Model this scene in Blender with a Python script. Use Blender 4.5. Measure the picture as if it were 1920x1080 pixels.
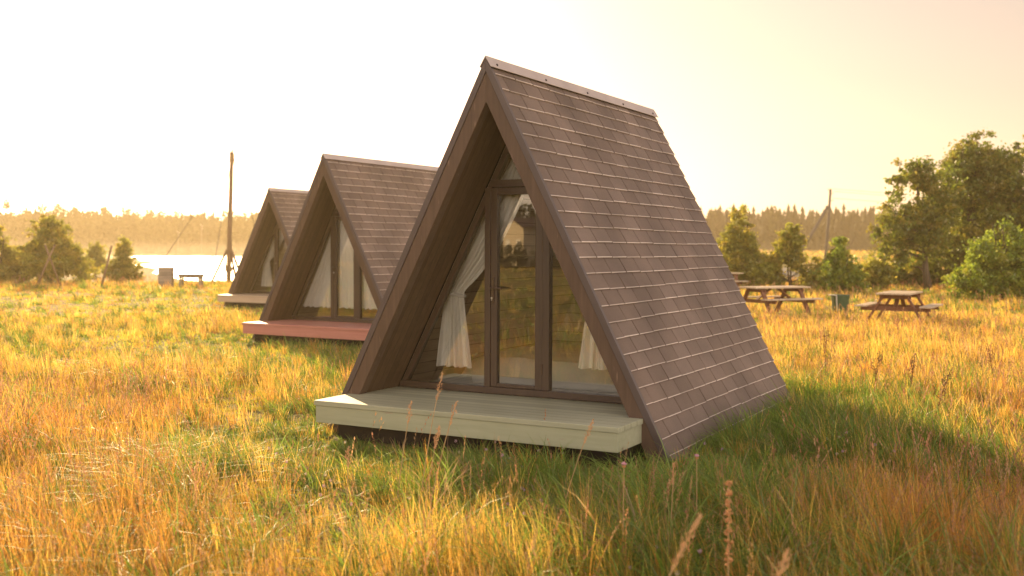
import bpy, math, random
import numpy as np
from mathutils import Vector
R = math.radians
random.seed(7); rng = np.random.default_rng(11)
for o in list(bpy.data.objects): bpy.data.objects.remove(o)
S = bpy.context.scene; COL = S.collection

# ------------------------------------------------------------------ camera
FPX, PITCH, ROLL, EYE = 2008.6, -0.0377, -0.0048, 1.706     # focal length in px of a 1920 px frame
cam = bpy.data.cameras.new('camera'); camo = bpy.data.objects.new('camera', cam); COL.objects.link(camo)
cam.sensor_width = 36.0; cam.lens = FPX*36/1920; cam.clip_start = 0.05; cam.clip_end = 9000
camo.location = (0, 0, EYE)
from mathutils import Matrix
camo.matrix_world = Matrix.Translation((0, 0, EYE)) @ Matrix.Rotation(R(90)+PITCH, 4, 'X') @ Matrix.Rotation(-ROLL, 4, 'Z')
cam.dof.use_dof = True; cam.dof.focus_distance = 9.3; cam.dof.aperture_fstop = 1.9
S.camera = camo

# ------------------------------------------------------------------ sky, sun, exposure
SUN_AZ, SUN_EL = -19.0, 17.5           # azimuth from +Y towards +X
w = bpy.data.worlds.new('World'); S.world = w; w.use_nodes = True
nt = w.node_tree; nt.nodes.clear()
sky = nt.nodes.new('ShaderNodeTexSky'); sky.sky_type = 'NISHITA'; sky.sun_disc = False
sky.sun_elevation = R(SUN_EL); sky.sun_rotation = R(SUN_AZ); sky.altitude = 0
sky.air_density = 1.0; sky.dust_density = 1.1; sky.ozone_density = 1.0
hs = nt.nodes.new('ShaderNodeHueSaturation'); hs.inputs['Saturation'].default_value = 0.45
mu = nt.nodes.new('ShaderNodeMix'); mu.data_type = 'RGBA'; mu.blend_type = 'MULTIPLY'
mu.inputs[0].default_value = 1.0; mu.inputs[7].default_value = (1.0, 0.75, 0.60, 1)
bg = nt.nodes.new('ShaderNodeBackground'); bg.inputs['Strength'].default_value = 0.064
wo = nt.nodes.new('ShaderNodeOutputWorld')
nt.links.new(sky.outputs[0], hs.inputs['Color']); nt.links.new(hs.outputs[0], mu.inputs[6])
# sky brightened opposite the sun, an added fill for the shaded cabin fronts
tcw = nt.nodes.new('ShaderNodeTexCoord'); dot = nt.nodes.new('ShaderNodeVectorMath'); dot.operation = 'DOT_PRODUCT'
dot.inputs[1].default_value = (-math.sin(R(SUN_AZ)), -math.cos(R(SUN_AZ)), .25)
cl = nt.nodes.new('ShaderNodeMapRange'); cl.interpolation_type = 'SMOOTHSTEP'
cl.inputs[1].default_value = -.45; cl.inputs[2].default_value = .55; cl.inputs[3].default_value = 1.0; cl.inputs[4].default_value = 4.4
cn = nt.nodes.new('ShaderNodeTexNoise'); cn.inputs['Scale'].default_value = 3.0; cn.inputs['Detail'].default_value = 6
cn2 = nt.nodes.new('ShaderNodeMapRange'); cn2.inputs[1].default_value = .3; cn2.inputs[2].default_value = .7; cn2.inputs[3].default_value = .75; cn2.inputs[4].default_value = 1.25
sc_ = nt.nodes.new('ShaderNodeVectorMath'); sc_.operation = 'SCALE'
nt.links.new(tcw.outputs['Generated'], dot.inputs[0]); nt.links.new(dot.outputs['Value'], cl.inputs[0])
nt.links.new(mu.outputs[2], sc_.inputs[0]); nt.links.new(cl.outputs[0], sc_.inputs['Scale']); nt.links.new(sc_.outputs[0], bg.inputs[0]); nt.links.new(bg.outputs[0], wo.inputs[0])
sl = bpy.data.lights.new('sun', 'SUN'); sl.energy = 5.0; sl.angle = R(0.6); sl.color = (1.0, 0.72, 0.39)
so = bpy.data.objects.new('sun', sl); COL.objects.link(so)
sd = Vector((math.sin(R(SUN_AZ))*math.cos(R(SUN_EL)), math.cos(R(SUN_AZ))*math.cos(R(SUN_EL)), math.sin(R(SUN_EL))))
so.rotation_euler = sd.to_track_quat('Z', 'Y').to_euler(); so.location = sd*60
S.view_settings.view_transform = 'Standard'; S.view_settings.look = 'None'
S.view_settings.exposure = 1.25; S.view_settings.gamma = 1
cy = S.cycles
try:
    cy.use_denoising = True; cy.max_bounces = 8; cy.transparent_max_bounces = 12; cy.volume_bounces = 1
    cy.sample_clamp_indirect = 5; cy.sample_clamp_direct = 6; cy.caustics_reflective = False; cy.caustics_refractive = False
except Exception as e: print(e)

# ------------------------------------------------------------------ helpers
def tag(o, label=None, cat=None, group=None, kind=None):
    if label: o['label'] = label
    if cat: o['category'] = cat
    if group: o['group'] = group
    if kind: o['kind'] = kind
    return o
def empty(name, loc, rz=0, label=None, cat=None, group=None):
    o = bpy.data.objects.new(name, None); COL.objects.link(o); o.location = loc; o.rotation_euler = (0, 0, rz)
    o.empty_display_size = .2
    return tag(o, label, cat, group)
def link(name, me, parent=None, loc=None):
    o = bpy.data.objects.new(name, me); COL.objects.link(o)
    if parent: o.parent = parent
    if loc is not None: o.location = loc
    return o
class MB:
    def __init__(s): s.v = []; s.f = []; s.m = []; s.t = []; s.tone = 0.5
    def add(s, vs, fs, m=0):
        b = len(s.v); s.v += [tuple(p) for p in vs]; s.t += [s.tone]*len(vs)
        s.f += [tuple(i+b for i in f) for f in fs]; s.m += [m]*len(fs)
    def box(s, x0, x1, y0, y1, z0, z1, m=0):
        s.add([(x0,y0,z0),(x1,y0,z0),(x1,y1,z0),(x0,y1,z0),(x0,y0,z1),(x1,y0,z1),(x1,y1,z1),(x0,y1,z1)],
              [(0,3,2,1),(4,5,6,7),(0,1,5,4),(1,2,6,5),(2,3,7,6),(3,0,4,7)], m)
    def hexa(s, p, m=0):   # 4 bottom + 4 top points
        s.add(p, [(0,3,2,1),(4,5,6,7),(0,1,5,4),(1,2,6,5),(2,3,7,6),(3,0,4,7)], m)
    def bar(s, a, b, w, h, m=0, up=(0,0,1)):
        a = Vector(a); b = Vector(b); d = (b-a).normalized(); u = Vector(up)
        if abs(d.dot(u)) > .95: u = Vector((1,0,0))
        x = d.cross(u).normalized()*w/2; y = x.cross(d).normalized()*h/2
        s.hexa([a-x-y, a+x-y, a+x+y, a-x+y, b-x-y, b+x-y, b+x+y, b-x+y], m)
    def prism(s, poly, y0, y1, m=0):    # poly in (x,z), extruded along y
        n = len(poly)
        vs = [(x,y0,z) for x,z in poly]+[(x,y1,z) for x,z in poly]
        s.add(vs, [tuple(range(n)), tuple(range(2*n-1, n-1, -1))]+[(i,(i+n),(i+1)%n+n,(i+1)%n) for i in range(n)], m)
    def tube(s, pts, rs, n=8, m=0, cap=True):
        pts = [Vector(p) for p in pts]
        if not hasattr(rs, '__len__'): rs = [rs]*len(pts)
        vs = []; fs = []; k = len(pts)
        x = None
        for i, p in enumerate(pts):
            d = (pts[min(i+1,k-1)]-pts[max(i-1,0)]).normalized()
            if x is None: x = d.orthogonal().normalized()
            else:
                x = (x-d*x.dot(d))
                x = x.normalized() if x.length > 1e-6 else d.orthogonal().normalized()
            y = d.cross(x)
            for j in range(n):
                a = 2*math.pi*j/n; vs.append(p+(x*math.cos(a)+y*math.sin(a))*rs[i])
        for i in range(k-1):
            for j in range(n):
                fs.append((i*n+j, i*n+(j+1)%n, (i+1)*n+(j+1)%n, (i+1)*n+j))
        if cap: fs.append(tuple(range(n-1,-1,-1))); fs.append(tuple((k-1)*n+j for j in range(n)))
        s.add(vs, fs, m)
    def build(s, name, mats, parent=None, smooth=False, bevel=0, loc=None):
        me = bpy.data.meshes.new(name); me.from_pydata(s.v, [], s.f)
        if not isinstance(mats, (list, tuple)): mats = [mats]
        for m in mats: me.materials.append(m)
        me.polygons.foreach_set('material_index', s.m)
        at = me.attributes.new('tone', 'FLOAT', 'POINT'); at.data.foreach_set('value', s.t)
        if smooth: me.polygons.foreach_set('use_smooth', [True]*len(s.f))
        import bmesh
        bm = bmesh.new(); bm.from_mesh(me); bmesh.ops.recalc_face_normals(bm, faces=bm.faces); bm.to_mesh(me); bm.free()
        me.update()
        o = link(name, me, parent, loc)
        if bevel:
            md = o.modifiers.new('bevel', 'BEVEL'); md.width = bevel; md.segments = 2; md.limit_method = 'ANGLE'
        return o
def np_mesh(name, verts, quads=None, tris=None, mats=None, cols=None, smooth=False):
    me = bpy.data.meshes.new(name)
    nv = len(verts); nq = 0 if quads is None else len(quads); ntr = 0 if tris is None else len(tris)
    me.vertices.add(nv); me.vertices.foreach_set('co', np.ascontiguousarray(verts, np.float32).ravel())
    loops = []
    if nq: loops.append(np.asarray(quads, np.int32).ravel())
    if ntr: loops.append(np.asarray(tris, np.int32).ravel())
    loops = np.concatenate(loops); me.loops.add(len(loops)); me.loops.foreach_set('vertex_index', loops)
    me.polygons.add(nq+ntr)
    st = np.concatenate([np.arange(nq)*4, nq*4+np.arange(ntr)*3]).astype(np.int32)
    me.polygons.foreach_set('loop_start', st)
    if smooth: me.polygons.foreach_set('use_smooth', np.ones(nq+ntr, bool))
    if cols is not None:
        at = me.attributes.new('col', 'FLOAT_COLOR', 'POINT')
        c = np.ones((nv,4), np.float32); c[:,:3] = cols; at.data.foreach_set('color', c.ravel())
    me.update(calc_edges=True)
    if mats: me.materials.append(mats)
    return me

def lattice(x, y, seed=0):      # smooth value noise, 0..1
    xi = np.floor(x).astype(np.int64); yi = np.floor(y).astype(np.int64); fx = x-xi; fy = y-yi
    fx = fx*fx*(3-2*fx); fy = fy*fy*(3-2*fy)
    def h(a, b):
        n = (a*374761393 + b*668265263 + seed*974711) & 0x7fffffff
        n = ((n ^ (n >> 13))*1274126177) & 0x7fffffff
        return ((n ^ (n >> 16)) & 0xffff)/65535.0
    return (h(xi,yi)*(1-fx)+h(xi+1,yi)*fx)*(1-fy)+(h(xi,yi+1)*(1-fx)+h(xi+1,yi+1)*fx)*fy
def fbm(x, y, seed=0): return (lattice(x,y,seed)*.5+lattice(x*2.1,y*2.1,seed+1)*.3+lattice(x*4.3,y*4.3,seed+2)*.2)

# ------------------------------------------------------------------ terrain
LAKE_Z = -0.34
def sstep(a, b, x):
    t = np.clip((x-a)/(b-a), 0, 1); return t*t*(3-2*t)
def lake_mask(x, y):            # 1 inside the lake basin
    wob = (lattice(x*.03, y*.03, 5)-.5)*26
    near = 56+wob*.3+np.maximum(0, -22-x)*.1
    left = -21-(y-56)*.395+wob*.35
    m = sstep(0, 9, y-near)*sstep(0, 12, x-left)*sstep(0, 10, 232+wob*.6-y)*sstep(0, 20, 40-x)
    spit = np.exp(-(((x+35)/4.5)**2+((y-86)/13)**2))*1.6
    return np.clip(m-spit, 0, 1)
def terrain(x, y):
    x = np.asarray(x, float); y = np.asarray(y, float)
    r = np.hypot(x, y)
    z = (fbm(x*.35, y*.35, 3)-.5)*.10*np.clip(r/4, 0, 1)+(lattice(x*.05, y*.05, 9)-.5)*.25*np.clip((r-14)/30, 0, 1)
    z = z+1.25*sstep(60, 200, r)*sstep(-.02, .10, x/np.maximum(r,1))*(y > 0)
    z = z-.10*sstep(40, 62, y)*sstep(4, -6, x)*sstep(-80, -40, x)
    lm = lake_mask(x, y)
    return z*(1-lm)-1.1*lm
def tz(x, y): return float(terrain(np.array([x]), np.array([y]))[0])
def aim(px, Y):                 # photo column -> x at depth Y
    return (px-960)/FPX*Y

# ------------------------------------------------------------------ materials
def mat(name):
    m = bpy.data.materials.new(name); m.use_nodes = True; n = m.node_tree; n.nodes.clear()
    out = n.nodes.new('ShaderNodeOutputMaterial'); return m, n, out
def N(n, t, **kw):
    x = n.nodes.new(t)
    for k, v in kw.items(): setattr(x, k, v)
    return x
def ramp(n, fac, stops):
    r = N(n, 'ShaderNodeValToRGB'); cr = r.color_ramp
    while len(cr.elements) < len(stops): cr.elements.new(.5)
    for e, (p, c) in zip(cr.elements, stops): e.position = p; e.color = (*c, 1)
    n.links.new(fac, r.inputs[0]); return r.outputs[0]
def wood(name, c0, c1, axis='x', scale=1.0, rough=.6, plank=None, bump=.25, spec=.3, gapdark=.25, wear=None):
    """painted or stained timber: stretched grain, knots, optional board joints (axis, pitch)"""
    m, n, out = mat(name); b = N(n, 'ShaderNodeBsdfPrincipled'); L = n.links.new
    tc = N(n, 'ShaderNodeTexCoord'); mp = N(n, 'ShaderNodeMapping')
    st = {'x': (1.5, 26, 26), 'y': (26, 1.5, 26), 'z': (26, 26, 1.5)}[axis]
    mp.inputs['Scale'].default_value = tuple(q*scale for q in st); L(tc.outputs['Object'], mp.inputs[0])
    g = N(n, 'ShaderNodeTexNoise'); g.inputs['Scale'].default_value = 1.0; g.inputs['Detail'].default_value = 6
    g.inputs['Distortion'].default_value = .6; L(mp.outputs[0], g.inputs['Vector'])
    big = N(n, 'ShaderNodeTexNoise'); big.inputs['Scale'].default_value = 2.2; big.inputs['Detail'].default_value = 4
    L(tc.outputs['Object'], big.inputs['Vector'])
    mx = N(n, 'ShaderNodeMath', operation='MULTIPLY_ADD'); L(g.outputs[0], mx.inputs[0]); mx.inputs[1].default_value = .65
    m2 = N(n, 'ShaderNodeMath', operation='MULTIPLY'); L(big.outputs[0], m2.inputs[0]); m2.inputs[1].default_value = .4
    L(m2.outputs[0], mx.inputs[2])
    col = ramp(n, mx.outputs[0], [(.32, c0), (.68, c1)])
    if wear:
        wn = N(n, 'ShaderNodeTexNoise'); wn.inputs['Scale'].default_value = 14; wn.inputs['Detail'].default_value = 8
        mpw = N(n, 'ShaderNodeMapping'); mpw.inputs['Scale'].default_value = tuple(.25 if q < 5 else 1.6 for q in st)
        L(tc.outputs['Object'], mpw.inputs[0]); L(mpw.outputs[0], wn.inputs['Vector'])
        wf = N(n, 'ShaderNodeMapRange'); wf.inputs[1].default_value = .66; wf.inputs[2].default_value = .74
        L(wn.outputs[0], wf.inputs[0])
        wm = N(n, 'ShaderNodeMix', data_type='RGBA'); L(wf.outputs[0], wm.inputs[0]); L(col, wm.inputs[6]); wm.inputs[7].default_value = (*wear, 1)
        col = wm.outputs[2]
    hgt = g.outputs[0]
    if plank:
        ax, pitch = plank
        sx = N(n, 'ShaderNodeSeparateXYZ'); L(tc.outputs['Object'], sx.inputs[0])
        dv = N(n, 'ShaderNodeMath', operation='DIVIDE'); L(sx.outputs[ax], dv.inputs[0]); dv.inputs[1].default_value = pitch
        fr = N(n, 'ShaderNodeMath', operation='FRACT'); L(dv.outputs[0], fr.inputs[0])
        pg = N(n, 'ShaderNodeMath', operation='PINGPONG'); L(fr.outputs[0], pg.inputs[0]); pg.inputs[1].default_value = .5
        mr = N(n, 'ShaderNodeMapRange'); mr.inputs[1].default_value = .0; mr.inputs[2].default_value = .045; L(pg.outputs[0], mr.inputs[0])
        mixc = N(n, 'ShaderNodeMix', data_type='RGBA'); L(mr.outputs[0], mixc.inputs[0])
        mixc.inputs[6].default_value = tuple(q*gapdark for q in c0)+(1,); L(col, mixc.inputs[7]); col = mixc.outputs[2]
        fl = N(n, 'ShaderNodeMath', operation='FLOOR'); L(dv.outputs[0], fl.inputs[0])
        wn2 = N(n, 'ShaderNodeTexWhiteNoise', noise_dimensions='1D'); L(fl.outputs[0], wn2.inputs['W'])
        hv = N(n, 'ShaderNodeHueSaturation'); mr2 = N(n, 'ShaderNodeMapRange'); L(wn2.outputs[0], mr2.inputs[0])
        mr2.inputs[3].default_value = .85; mr2.inputs[4].default_value = 1.15; L(mr2.outputs[0], hv.inputs['Value']); L(col, hv.inputs['Color']); col = hv.outputs[0]
        ad = N(n, 'ShaderNodeMath', operation='MULTIPLY_ADD'); L(g.outputs[0], ad.inputs[0]); ad.inputs[1].default_value = .3; L(mr.outputs[0], ad.inputs[2]); hgt = ad.outputs[0]
    bp = N(n, 'ShaderNodeBump'); bp.inputs['Strength'].default_value = bump; bp.inputs['Distance'].default_value = .004
    L(hgt, bp.inputs['Height']); L(bp.outputs[0], b.inputs['Normal']); L(col, b.inputs['Base Color'])
    rr = N(n, 'ShaderNodeMapRange'); L(big.outputs[0], rr.inputs[0]); rr.inputs[3].default_value = rough-.12; rr.inputs[4].default_value = rough+.12
    L(rr.outputs[0], b.inputs['Roughness']); b.inputs['Specular IOR Level'].default_value = spec
    L(b.outputs[0], out.inputs[0]); return m
def plain(name, c, rough=.5, metal=0, spec=.4, var=.15, scale=8, bump=.1):
    m, n, out = mat(name); b = N(n, 'ShaderNodeBsdfPrincipled'); L = n.links.new
    tc = N(n, 'ShaderNodeTexCoord'); t = N(n, 'ShaderNodeTexNoise'); t.inputs['Scale'].default_value = scale; t.inputs['Detail'].default_value = 6
    L(tc.outputs['Object'], t.inputs['Vector'])
    L(ramp(n, t.outputs[0], [(.3, tuple(q*(1-var) for q in c)), (.7, tuple(min(1,q*(1+var)) for q in c))]), b.inputs['Base Color'])
    bp = N(n, 'ShaderNodeBump'); bp.inputs['Strength'].default_value = bump; bp.inputs['Distance'].default_value = .005
    L(t.outputs[0], bp.inputs['Height']); L(bp.outputs[0], b.inputs['Normal'])
    b.inputs['Roughness'].default_value = rough; b.inputs['Metallic'].default_value = metal; b.inputs['Specular IOR Level'].default_value = spec
    L(b.outputs[0], out.inputs[0]); return m
def foliage(name, trans=.45, gloss=.05, rough=.45):
    m, n, out = mat(name); L = n.links.new
    a = N(n, 'ShaderNodeAttribute', attribute_name='col')
    d = N(n, 'ShaderNodeBsdfDiffuse'); t = N(n, 'ShaderNodeBsdfTranslucent'); g = N(n, 'ShaderNodeBsdfGlossy')
    g.inputs['Roughness'].default_value = rough; g.inputs['Color'].default_value = (.9,.9,.9,1)
    L(a.outputs['Color'], d.inputs[0]); L(a.outputs['Color'], t.inputs[0])
    m1 = N(n, 'ShaderNodeMixShader'); m1.inputs[0].default_value = trans; L(d.outputs[0], m1.inputs[1]); L(t.outputs[0], m1.inputs[2])
    m2 = N(n, 'ShaderNodeMixShader'); m2.inputs[0].default_value = gloss; L(m1.outputs[0], m2.inputs[1]); L(g.outputs[0], m2.inputs[2])
    L(m2.outputs[0], out.inputs[0]); return m

M = {}
M['stain'] = wood('dark_stained_timber', (.070,.043,.029), (.115,.073,.050), 'z', rough=.5, wear=(.20,.13,.09))
M['soffit'] = wood('soffit_boards', (.060,.036,.019), (.100,.060,.034), 'z', plank=(1, .095), rough=.6)
M['lining'] = wood('interior_boards', (.42,.33,.24), (.56,.46,.35), 'y', plank=(2, .115), rough=.5)
M['frame'] = wood('brown_window_frame', (.048,.028,.018), (.068,.042,.027), 'z', rough=.4, bump=.06, spec=.5)
M['floorboard'] = wood('floor_boards', (.46,.41,.35), (.58,.52,.45), 'y', plank=(0, .12), rough=.45)
M['deck_green'] = wood('sage_green_deck_paint', (.33,.34,.23), (.44,.44,.305), 'x', plank=(1, .125), rough=.5, bump=.5, gapdark=.15, wear=(.33,.29,.21))
M['deck_green_fascia'] = wood('sage_green_fascia_paint', (.31,.32,.205), (.38,.385,.26), 'x', rough=.5, bump=.25, wear=(.34,.30,.22))
M['deck_pink'] = wood('pink_deck_paint', (.46,.19,.15), (.54,.24,.19), 'x', plank=(1, .125), rough=.5, gapdark=.5)
M['deck_cream'] = wood('cream_deck_paint', (.46,.34,.24), (.54,.42,.30), 'x', plank=(1, .125), rough=.5, gapdark=.5)
M['trim'] = plain('brown_metal_trim', (.075,.055,.052), .42, .0, .5, .12, 3, .02)
M['ridge'] = plain('grey_brown_ridge_metal', (.46,.39,.36), .4, .15, .5, .12, 3, .02)
M['screw'] = plain('dark_screw', (.03,.02,.02), .5)
M['metal'] = plain('bronze_handle_metal', (.10,.07,.05), .35, .7, .5)
M['steel'] = plain('pale_lock_metal', (.5,.48,.45), .3, .9, .5)
M['underframe'] = plain('dark_underframe', (.02,.014,.01), .8)
M['table_wood'] = wood('weathered_red_brown_table', (.13,.055,.030), (.22,.10,.055), 'x', rough=.6)
M['table_top'] = wood('weathered_pale_tabletop', (.40,.31,.21), (.55,.44,.31), 'x', rough=.45)
M['pole_wood'] = wood('grey_utility_pole', (.07,.06,.05), (.12,.10,.08), 'z', rough=.7)
M['mast_wood'] = wood('brown_mast_timber', (.14,.09,.05), (.22,.14,.08), 'z', rough=.7)
M['bark'] = wood('tree_bark', (.055,.042,.03), (.12,.09,.065), 'z', rough=.85, bump=.6)
M['bin'] = plain('dark_green_bin_plastic', (.03,.075,.035), .4, 0, .5)
M['bin_rim'] = plain('pale_bin_lid', (.45,.42,.36), .5)
M['sheet'] = plain('bed_linen', (.55,.52,.47), .85, 0, .1, .06, 5, .3)
M['box'] = wood('grey_box_boards', (.20,.16,.12), (.30,.25,.2), 'x', plank=(2,.12), rough=.7)
M['wire'] = plain('dark_wire', (.08,.07,.06), .5)
M['wall_pale'] = plain('pale_house_wall', (.48,.40,.28), .8)
M['roof_dark'] = plain('dark_house_roof', (.10,.06,.05), .7)
M['straw'] = plain('frayed_straw', (.4,.28,.13), .9)
M['glass_ins'] = plain('white_insulator', (.75,.72,.65), .2)

# curtain cloth
m, n, out = mat('cream_curtain_cloth'); L = n.links.new
d = N(n,'ShaderNodeBsdfDiffuse'); t = N(n,'ShaderNodeBsdfTranslucent'); mx = N(n,'ShaderNodeMixShader'); mx.inputs[0].default_value = .12
tc = N(n,'ShaderNodeTexCoord'); no = N(n,'ShaderNodeTexNoise'); no.inputs['Scale'].default_value = 9; no.inputs['Detail'].default_value = 5
L(tc.outputs['Object'], no.inputs['Vector'])
cc = ramp(n, no.outputs[0], [(.3,(.88,.86,.80)),(.7,(.93,.91,.86))]); L(cc, d.inputs[0]); L(cc, t.inputs[0])
bp = N(n,'ShaderNodeBump'); bp.inputs['Strength'].default_value = .25; bp.inputs['Distance'].default_value = .01; L(no.outputs[0], bp.inputs['Height']); L(bp.outputs[0], d.inputs['Normal'])
L(d.outputs[0], mx.inputs[1]); L(t.outputs[0], mx.inputs[2]); L(mx.outputs[0], out.inputs[0]); M['curtain'] = m

# pane glass: clear, with a fresnel reflection of both faces
m, n, out = mat('clear_window_glass'); L = n.links.new
fr = N(n,'ShaderNodeFresnel'); fr.inputs[0].default_value = 1.5
ma = N(n,'ShaderNodeMath', operation='MULTIPLY_ADD', use_clamp=True); L(fr.outputs[0], ma.inputs[0]); ma.inputs[1].default_value = 1.6; ma.inputs[2].default_value = .115
tr = N(n,'ShaderNodeBsdfTransparent'); tr.inputs[0].default_value = (.97,.98,.96,1)
gl = N(n,'ShaderNodeBsdfGlossy'); gl.inputs['Roughness'].default_value = .0; gl.inputs['Color'].default_value = (1,1,1,1)
nw = N(n,'ShaderNodeTexNoise'); nw.inputs['Scale'].default_value = 1.3; tc = N(n,'ShaderNodeTexCoord'); L(tc.outputs['Object'], nw.inputs['Vector'])
bp = N(n,'ShaderNodeBump'); bp.inputs['Strength'].default_value = .05; bp.inputs['Distance'].default_value = .01; L(nw.outputs[0], bp.inputs['Height']); L(bp.outputs[0], gl.inputs['Normal'])
mx = N(n,'ShaderNodeMixShader'); L(ma.outputs[0], mx.inputs[0]); L(tr.outputs[0], mx.inputs[1]); L(gl.outputs[0], mx.inputs[2]); L(mx.outputs[0], out.inputs[0]); M['glass'] = m

# roof shingles
def shingle(name, edge=False):
    m, n, out = mat(name); L = n.links.new; b = N(n,'ShaderNodeBsdfPrincipled')
    at = N(n,'ShaderNodeAttribute', attribute_name='tone'); tc = N(n,'ShaderNodeTexCoord')
    gr = N(n,'ShaderNodeTexNoise'); gr.inputs['Scale'].default_value = 260; gr.inputs['Detail'].default_value = 3; L(tc.outputs['Object'], gr.inputs['Vector'])
    st = N(n,'ShaderNodeTexNoise'); st.inputs['Scale'].default_value = 1.6; st.inputs['Detail'].default_value = 7; L(tc.outputs['Object'], st.inputs['Vector'])
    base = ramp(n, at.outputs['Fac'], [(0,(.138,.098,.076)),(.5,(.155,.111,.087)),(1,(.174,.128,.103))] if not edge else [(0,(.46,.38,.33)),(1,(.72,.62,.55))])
    v1 = N(n,'ShaderNodeMapRange'); L(gr.outputs[0], v1.inputs[0]); v1.inputs[1].default_value=.3; v1.inputs[2].default_value=.7; v1.inputs[3].default_value=.72; v1.inputs[4].default_value=1.3
    v2 = N(n,'ShaderNodeMapRange'); L(st.outputs[0], v2.inputs[0]); v2.inputs[1].default_value=.3; v2.inputs[2].default_value=.7; v2.inputs[3].default_value=.74; v2.inputs[4].default_value=1.24
    vm = N(n,'ShaderNodeMath', operation='MULTIPLY'); L(v1.outputs[0], vm.inputs[0]); L(v2.outputs[0], vm.inputs[1])
    h = N(n,'ShaderNodeHueSaturation'); L(base, h.inputs['Color']); L(vm.outputs[0], h.inputs['Value']); L(h.outputs[0], b.inputs['Base Color'])
    bp = N(n,'ShaderNodeBump'); bp.inputs['Strength'].default_value=.5; bp.inputs['Distance'].default_value=.002; L(gr.outputs[0], bp.inputs['Height']); L(bp.outputs[0], b.inputs['Normal'])
    b.inputs['Roughness'].default_value = .62 if not edge else .5; b.inputs['Specular IOR Level'].default_value = .35
    L(b.outputs[0], out.inputs[0]); return m
M['shingle'] = shingle('brown_mineral_shingle'); M['shingle_edge'] = shingle('pale_shingle_edge_glint', True)  # light caught on the butt edges is painted in as a paler colour

# ground
m, n, out = mat('meadow_soil'); L = n.links.new; b = N(n,'ShaderNodeBsdfPrincipled'); tc = N(n,'ShaderNodeTexCoord')
n1 = N(n,'ShaderNodeTexNoise'); n1.inputs['Scale'].default_value=.09; n1.inputs['Detail'].default_value=9; L(tc.outputs['Object'], n1.inputs['Vector'])
n2 = N(n,'ShaderNodeTexNoise'); n2.inputs['Scale'].default_value=2.5; n2.inputs['Detail'].default_value=8; L(tc.outputs['Object'], n2.inputs['Vector'])
c1_ = ramp(n, n1.outputs[0], [(.36,(.13,.14,.035)),(.5,(.24,.19,.07)),(.64,(.30,.19,.085))])
c2_ = ramp(n, n2.outputs[0], [(.3,(.45,.45,.45)),(.7,(1,1,1))])
mm = N(n,'ShaderNodeMix', data_type='RGBA', blend_type='MULTIPLY'); mm.inputs[0].default_value=1; L(c1_, mm.inputs[6]); L(c2_, mm.inputs[7]); L(mm.outputs[2], b.inputs['Base Color'])
b.inputs['Roughness'].default_value=.95; b.inputs['Specular IOR Level'].default_value=.1
bp = N(n,'ShaderNodeBump'); bp.inputs['Strength'].default_value=1; bp.inputs['Distance'].default_value=.12; L(n2.outputs[0], bp.inputs['Height']); L(bp.outputs[0], b.inputs['Normal']); L(b.outputs[0], out.inputs[0]); M['soil'] = m
# water
m, n, out = mat('lake_water'); L = n.links.new; b = N(n,'ShaderNodeBsdfPrincipled'); tc = N(n,'ShaderNodeTexCoord')
b.inputs['Base Color'].default_value=(.03,.035,.03,1); b.inputs['Roughness'].default_value=.4; b.inputs['IOR'].default_value=1.33
n1 = N(n,'ShaderNodeTexNoise'); n1.inputs['Scale'].default_value=.9; n1.inputs['Detail'].default_value=6; L(tc.outputs['Object'], n1.inputs['Vector'])
bp = N(n,'ShaderNodeBump'); bp.inputs['Strength'].default_value=.8; bp.inputs['Distance'].default_value=.25; L(n1.outputs[0], bp.inputs['Height']); L(bp.outputs[0], b.inputs['Normal']); L(b.outputs[0], out.inputs[0]); M['water'] = m
M['grass'] = foliage('grass_blades', .55, .04, .40); M['leaf'] = foliage('tree_leaves', .62, .05, .45); M['needle'] = foliage('forest_foliage', .2, .02, .6)
M['seed'] = foliage('seed_heads', .4, .03, .5)

# ------------------------------------------------------------------ ground sheet and lake
rad = np.concatenate([[0], np.geomspace(.8, 4500, 190)]); nA = 360
aa = np.linspace(0, 2*np.pi, nA, endpoint=False)
gx = (rad[:,None]*np.sin(aa)).ravel(); gy = (rad[:,None]*np.cos(aa)).ravel(); gz = terrain(gx, gy)
I = np.arange(len(rad)-1)[:,None]*nA; J = np.arange(nA)[None,:]; J2 = (J+1)%nA
quads = np.stack([I+J, I+nA+J, I+nA+J2, I+J2], -1).reshape(-1,4)
g = link('meadow_ground', np_mesh('meadow_ground', np.stack([gx,gy,gz],1), quads, mats=M['soil'], smooth=True)); tag(g, kind='structure')
wv = [(-220,54,LAKE_Z),(45,54,LAKE_Z),(45,248,LAKE_Z),(-220,248,LAKE_Z)]
wm = bpy.data.meshes.new('lake_water'); wm.from_pydata(wv, [], [(0,1,2,3)]); wm.materials.append(M['water']); tag(link('lake_water', wm), kind='structure')

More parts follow.
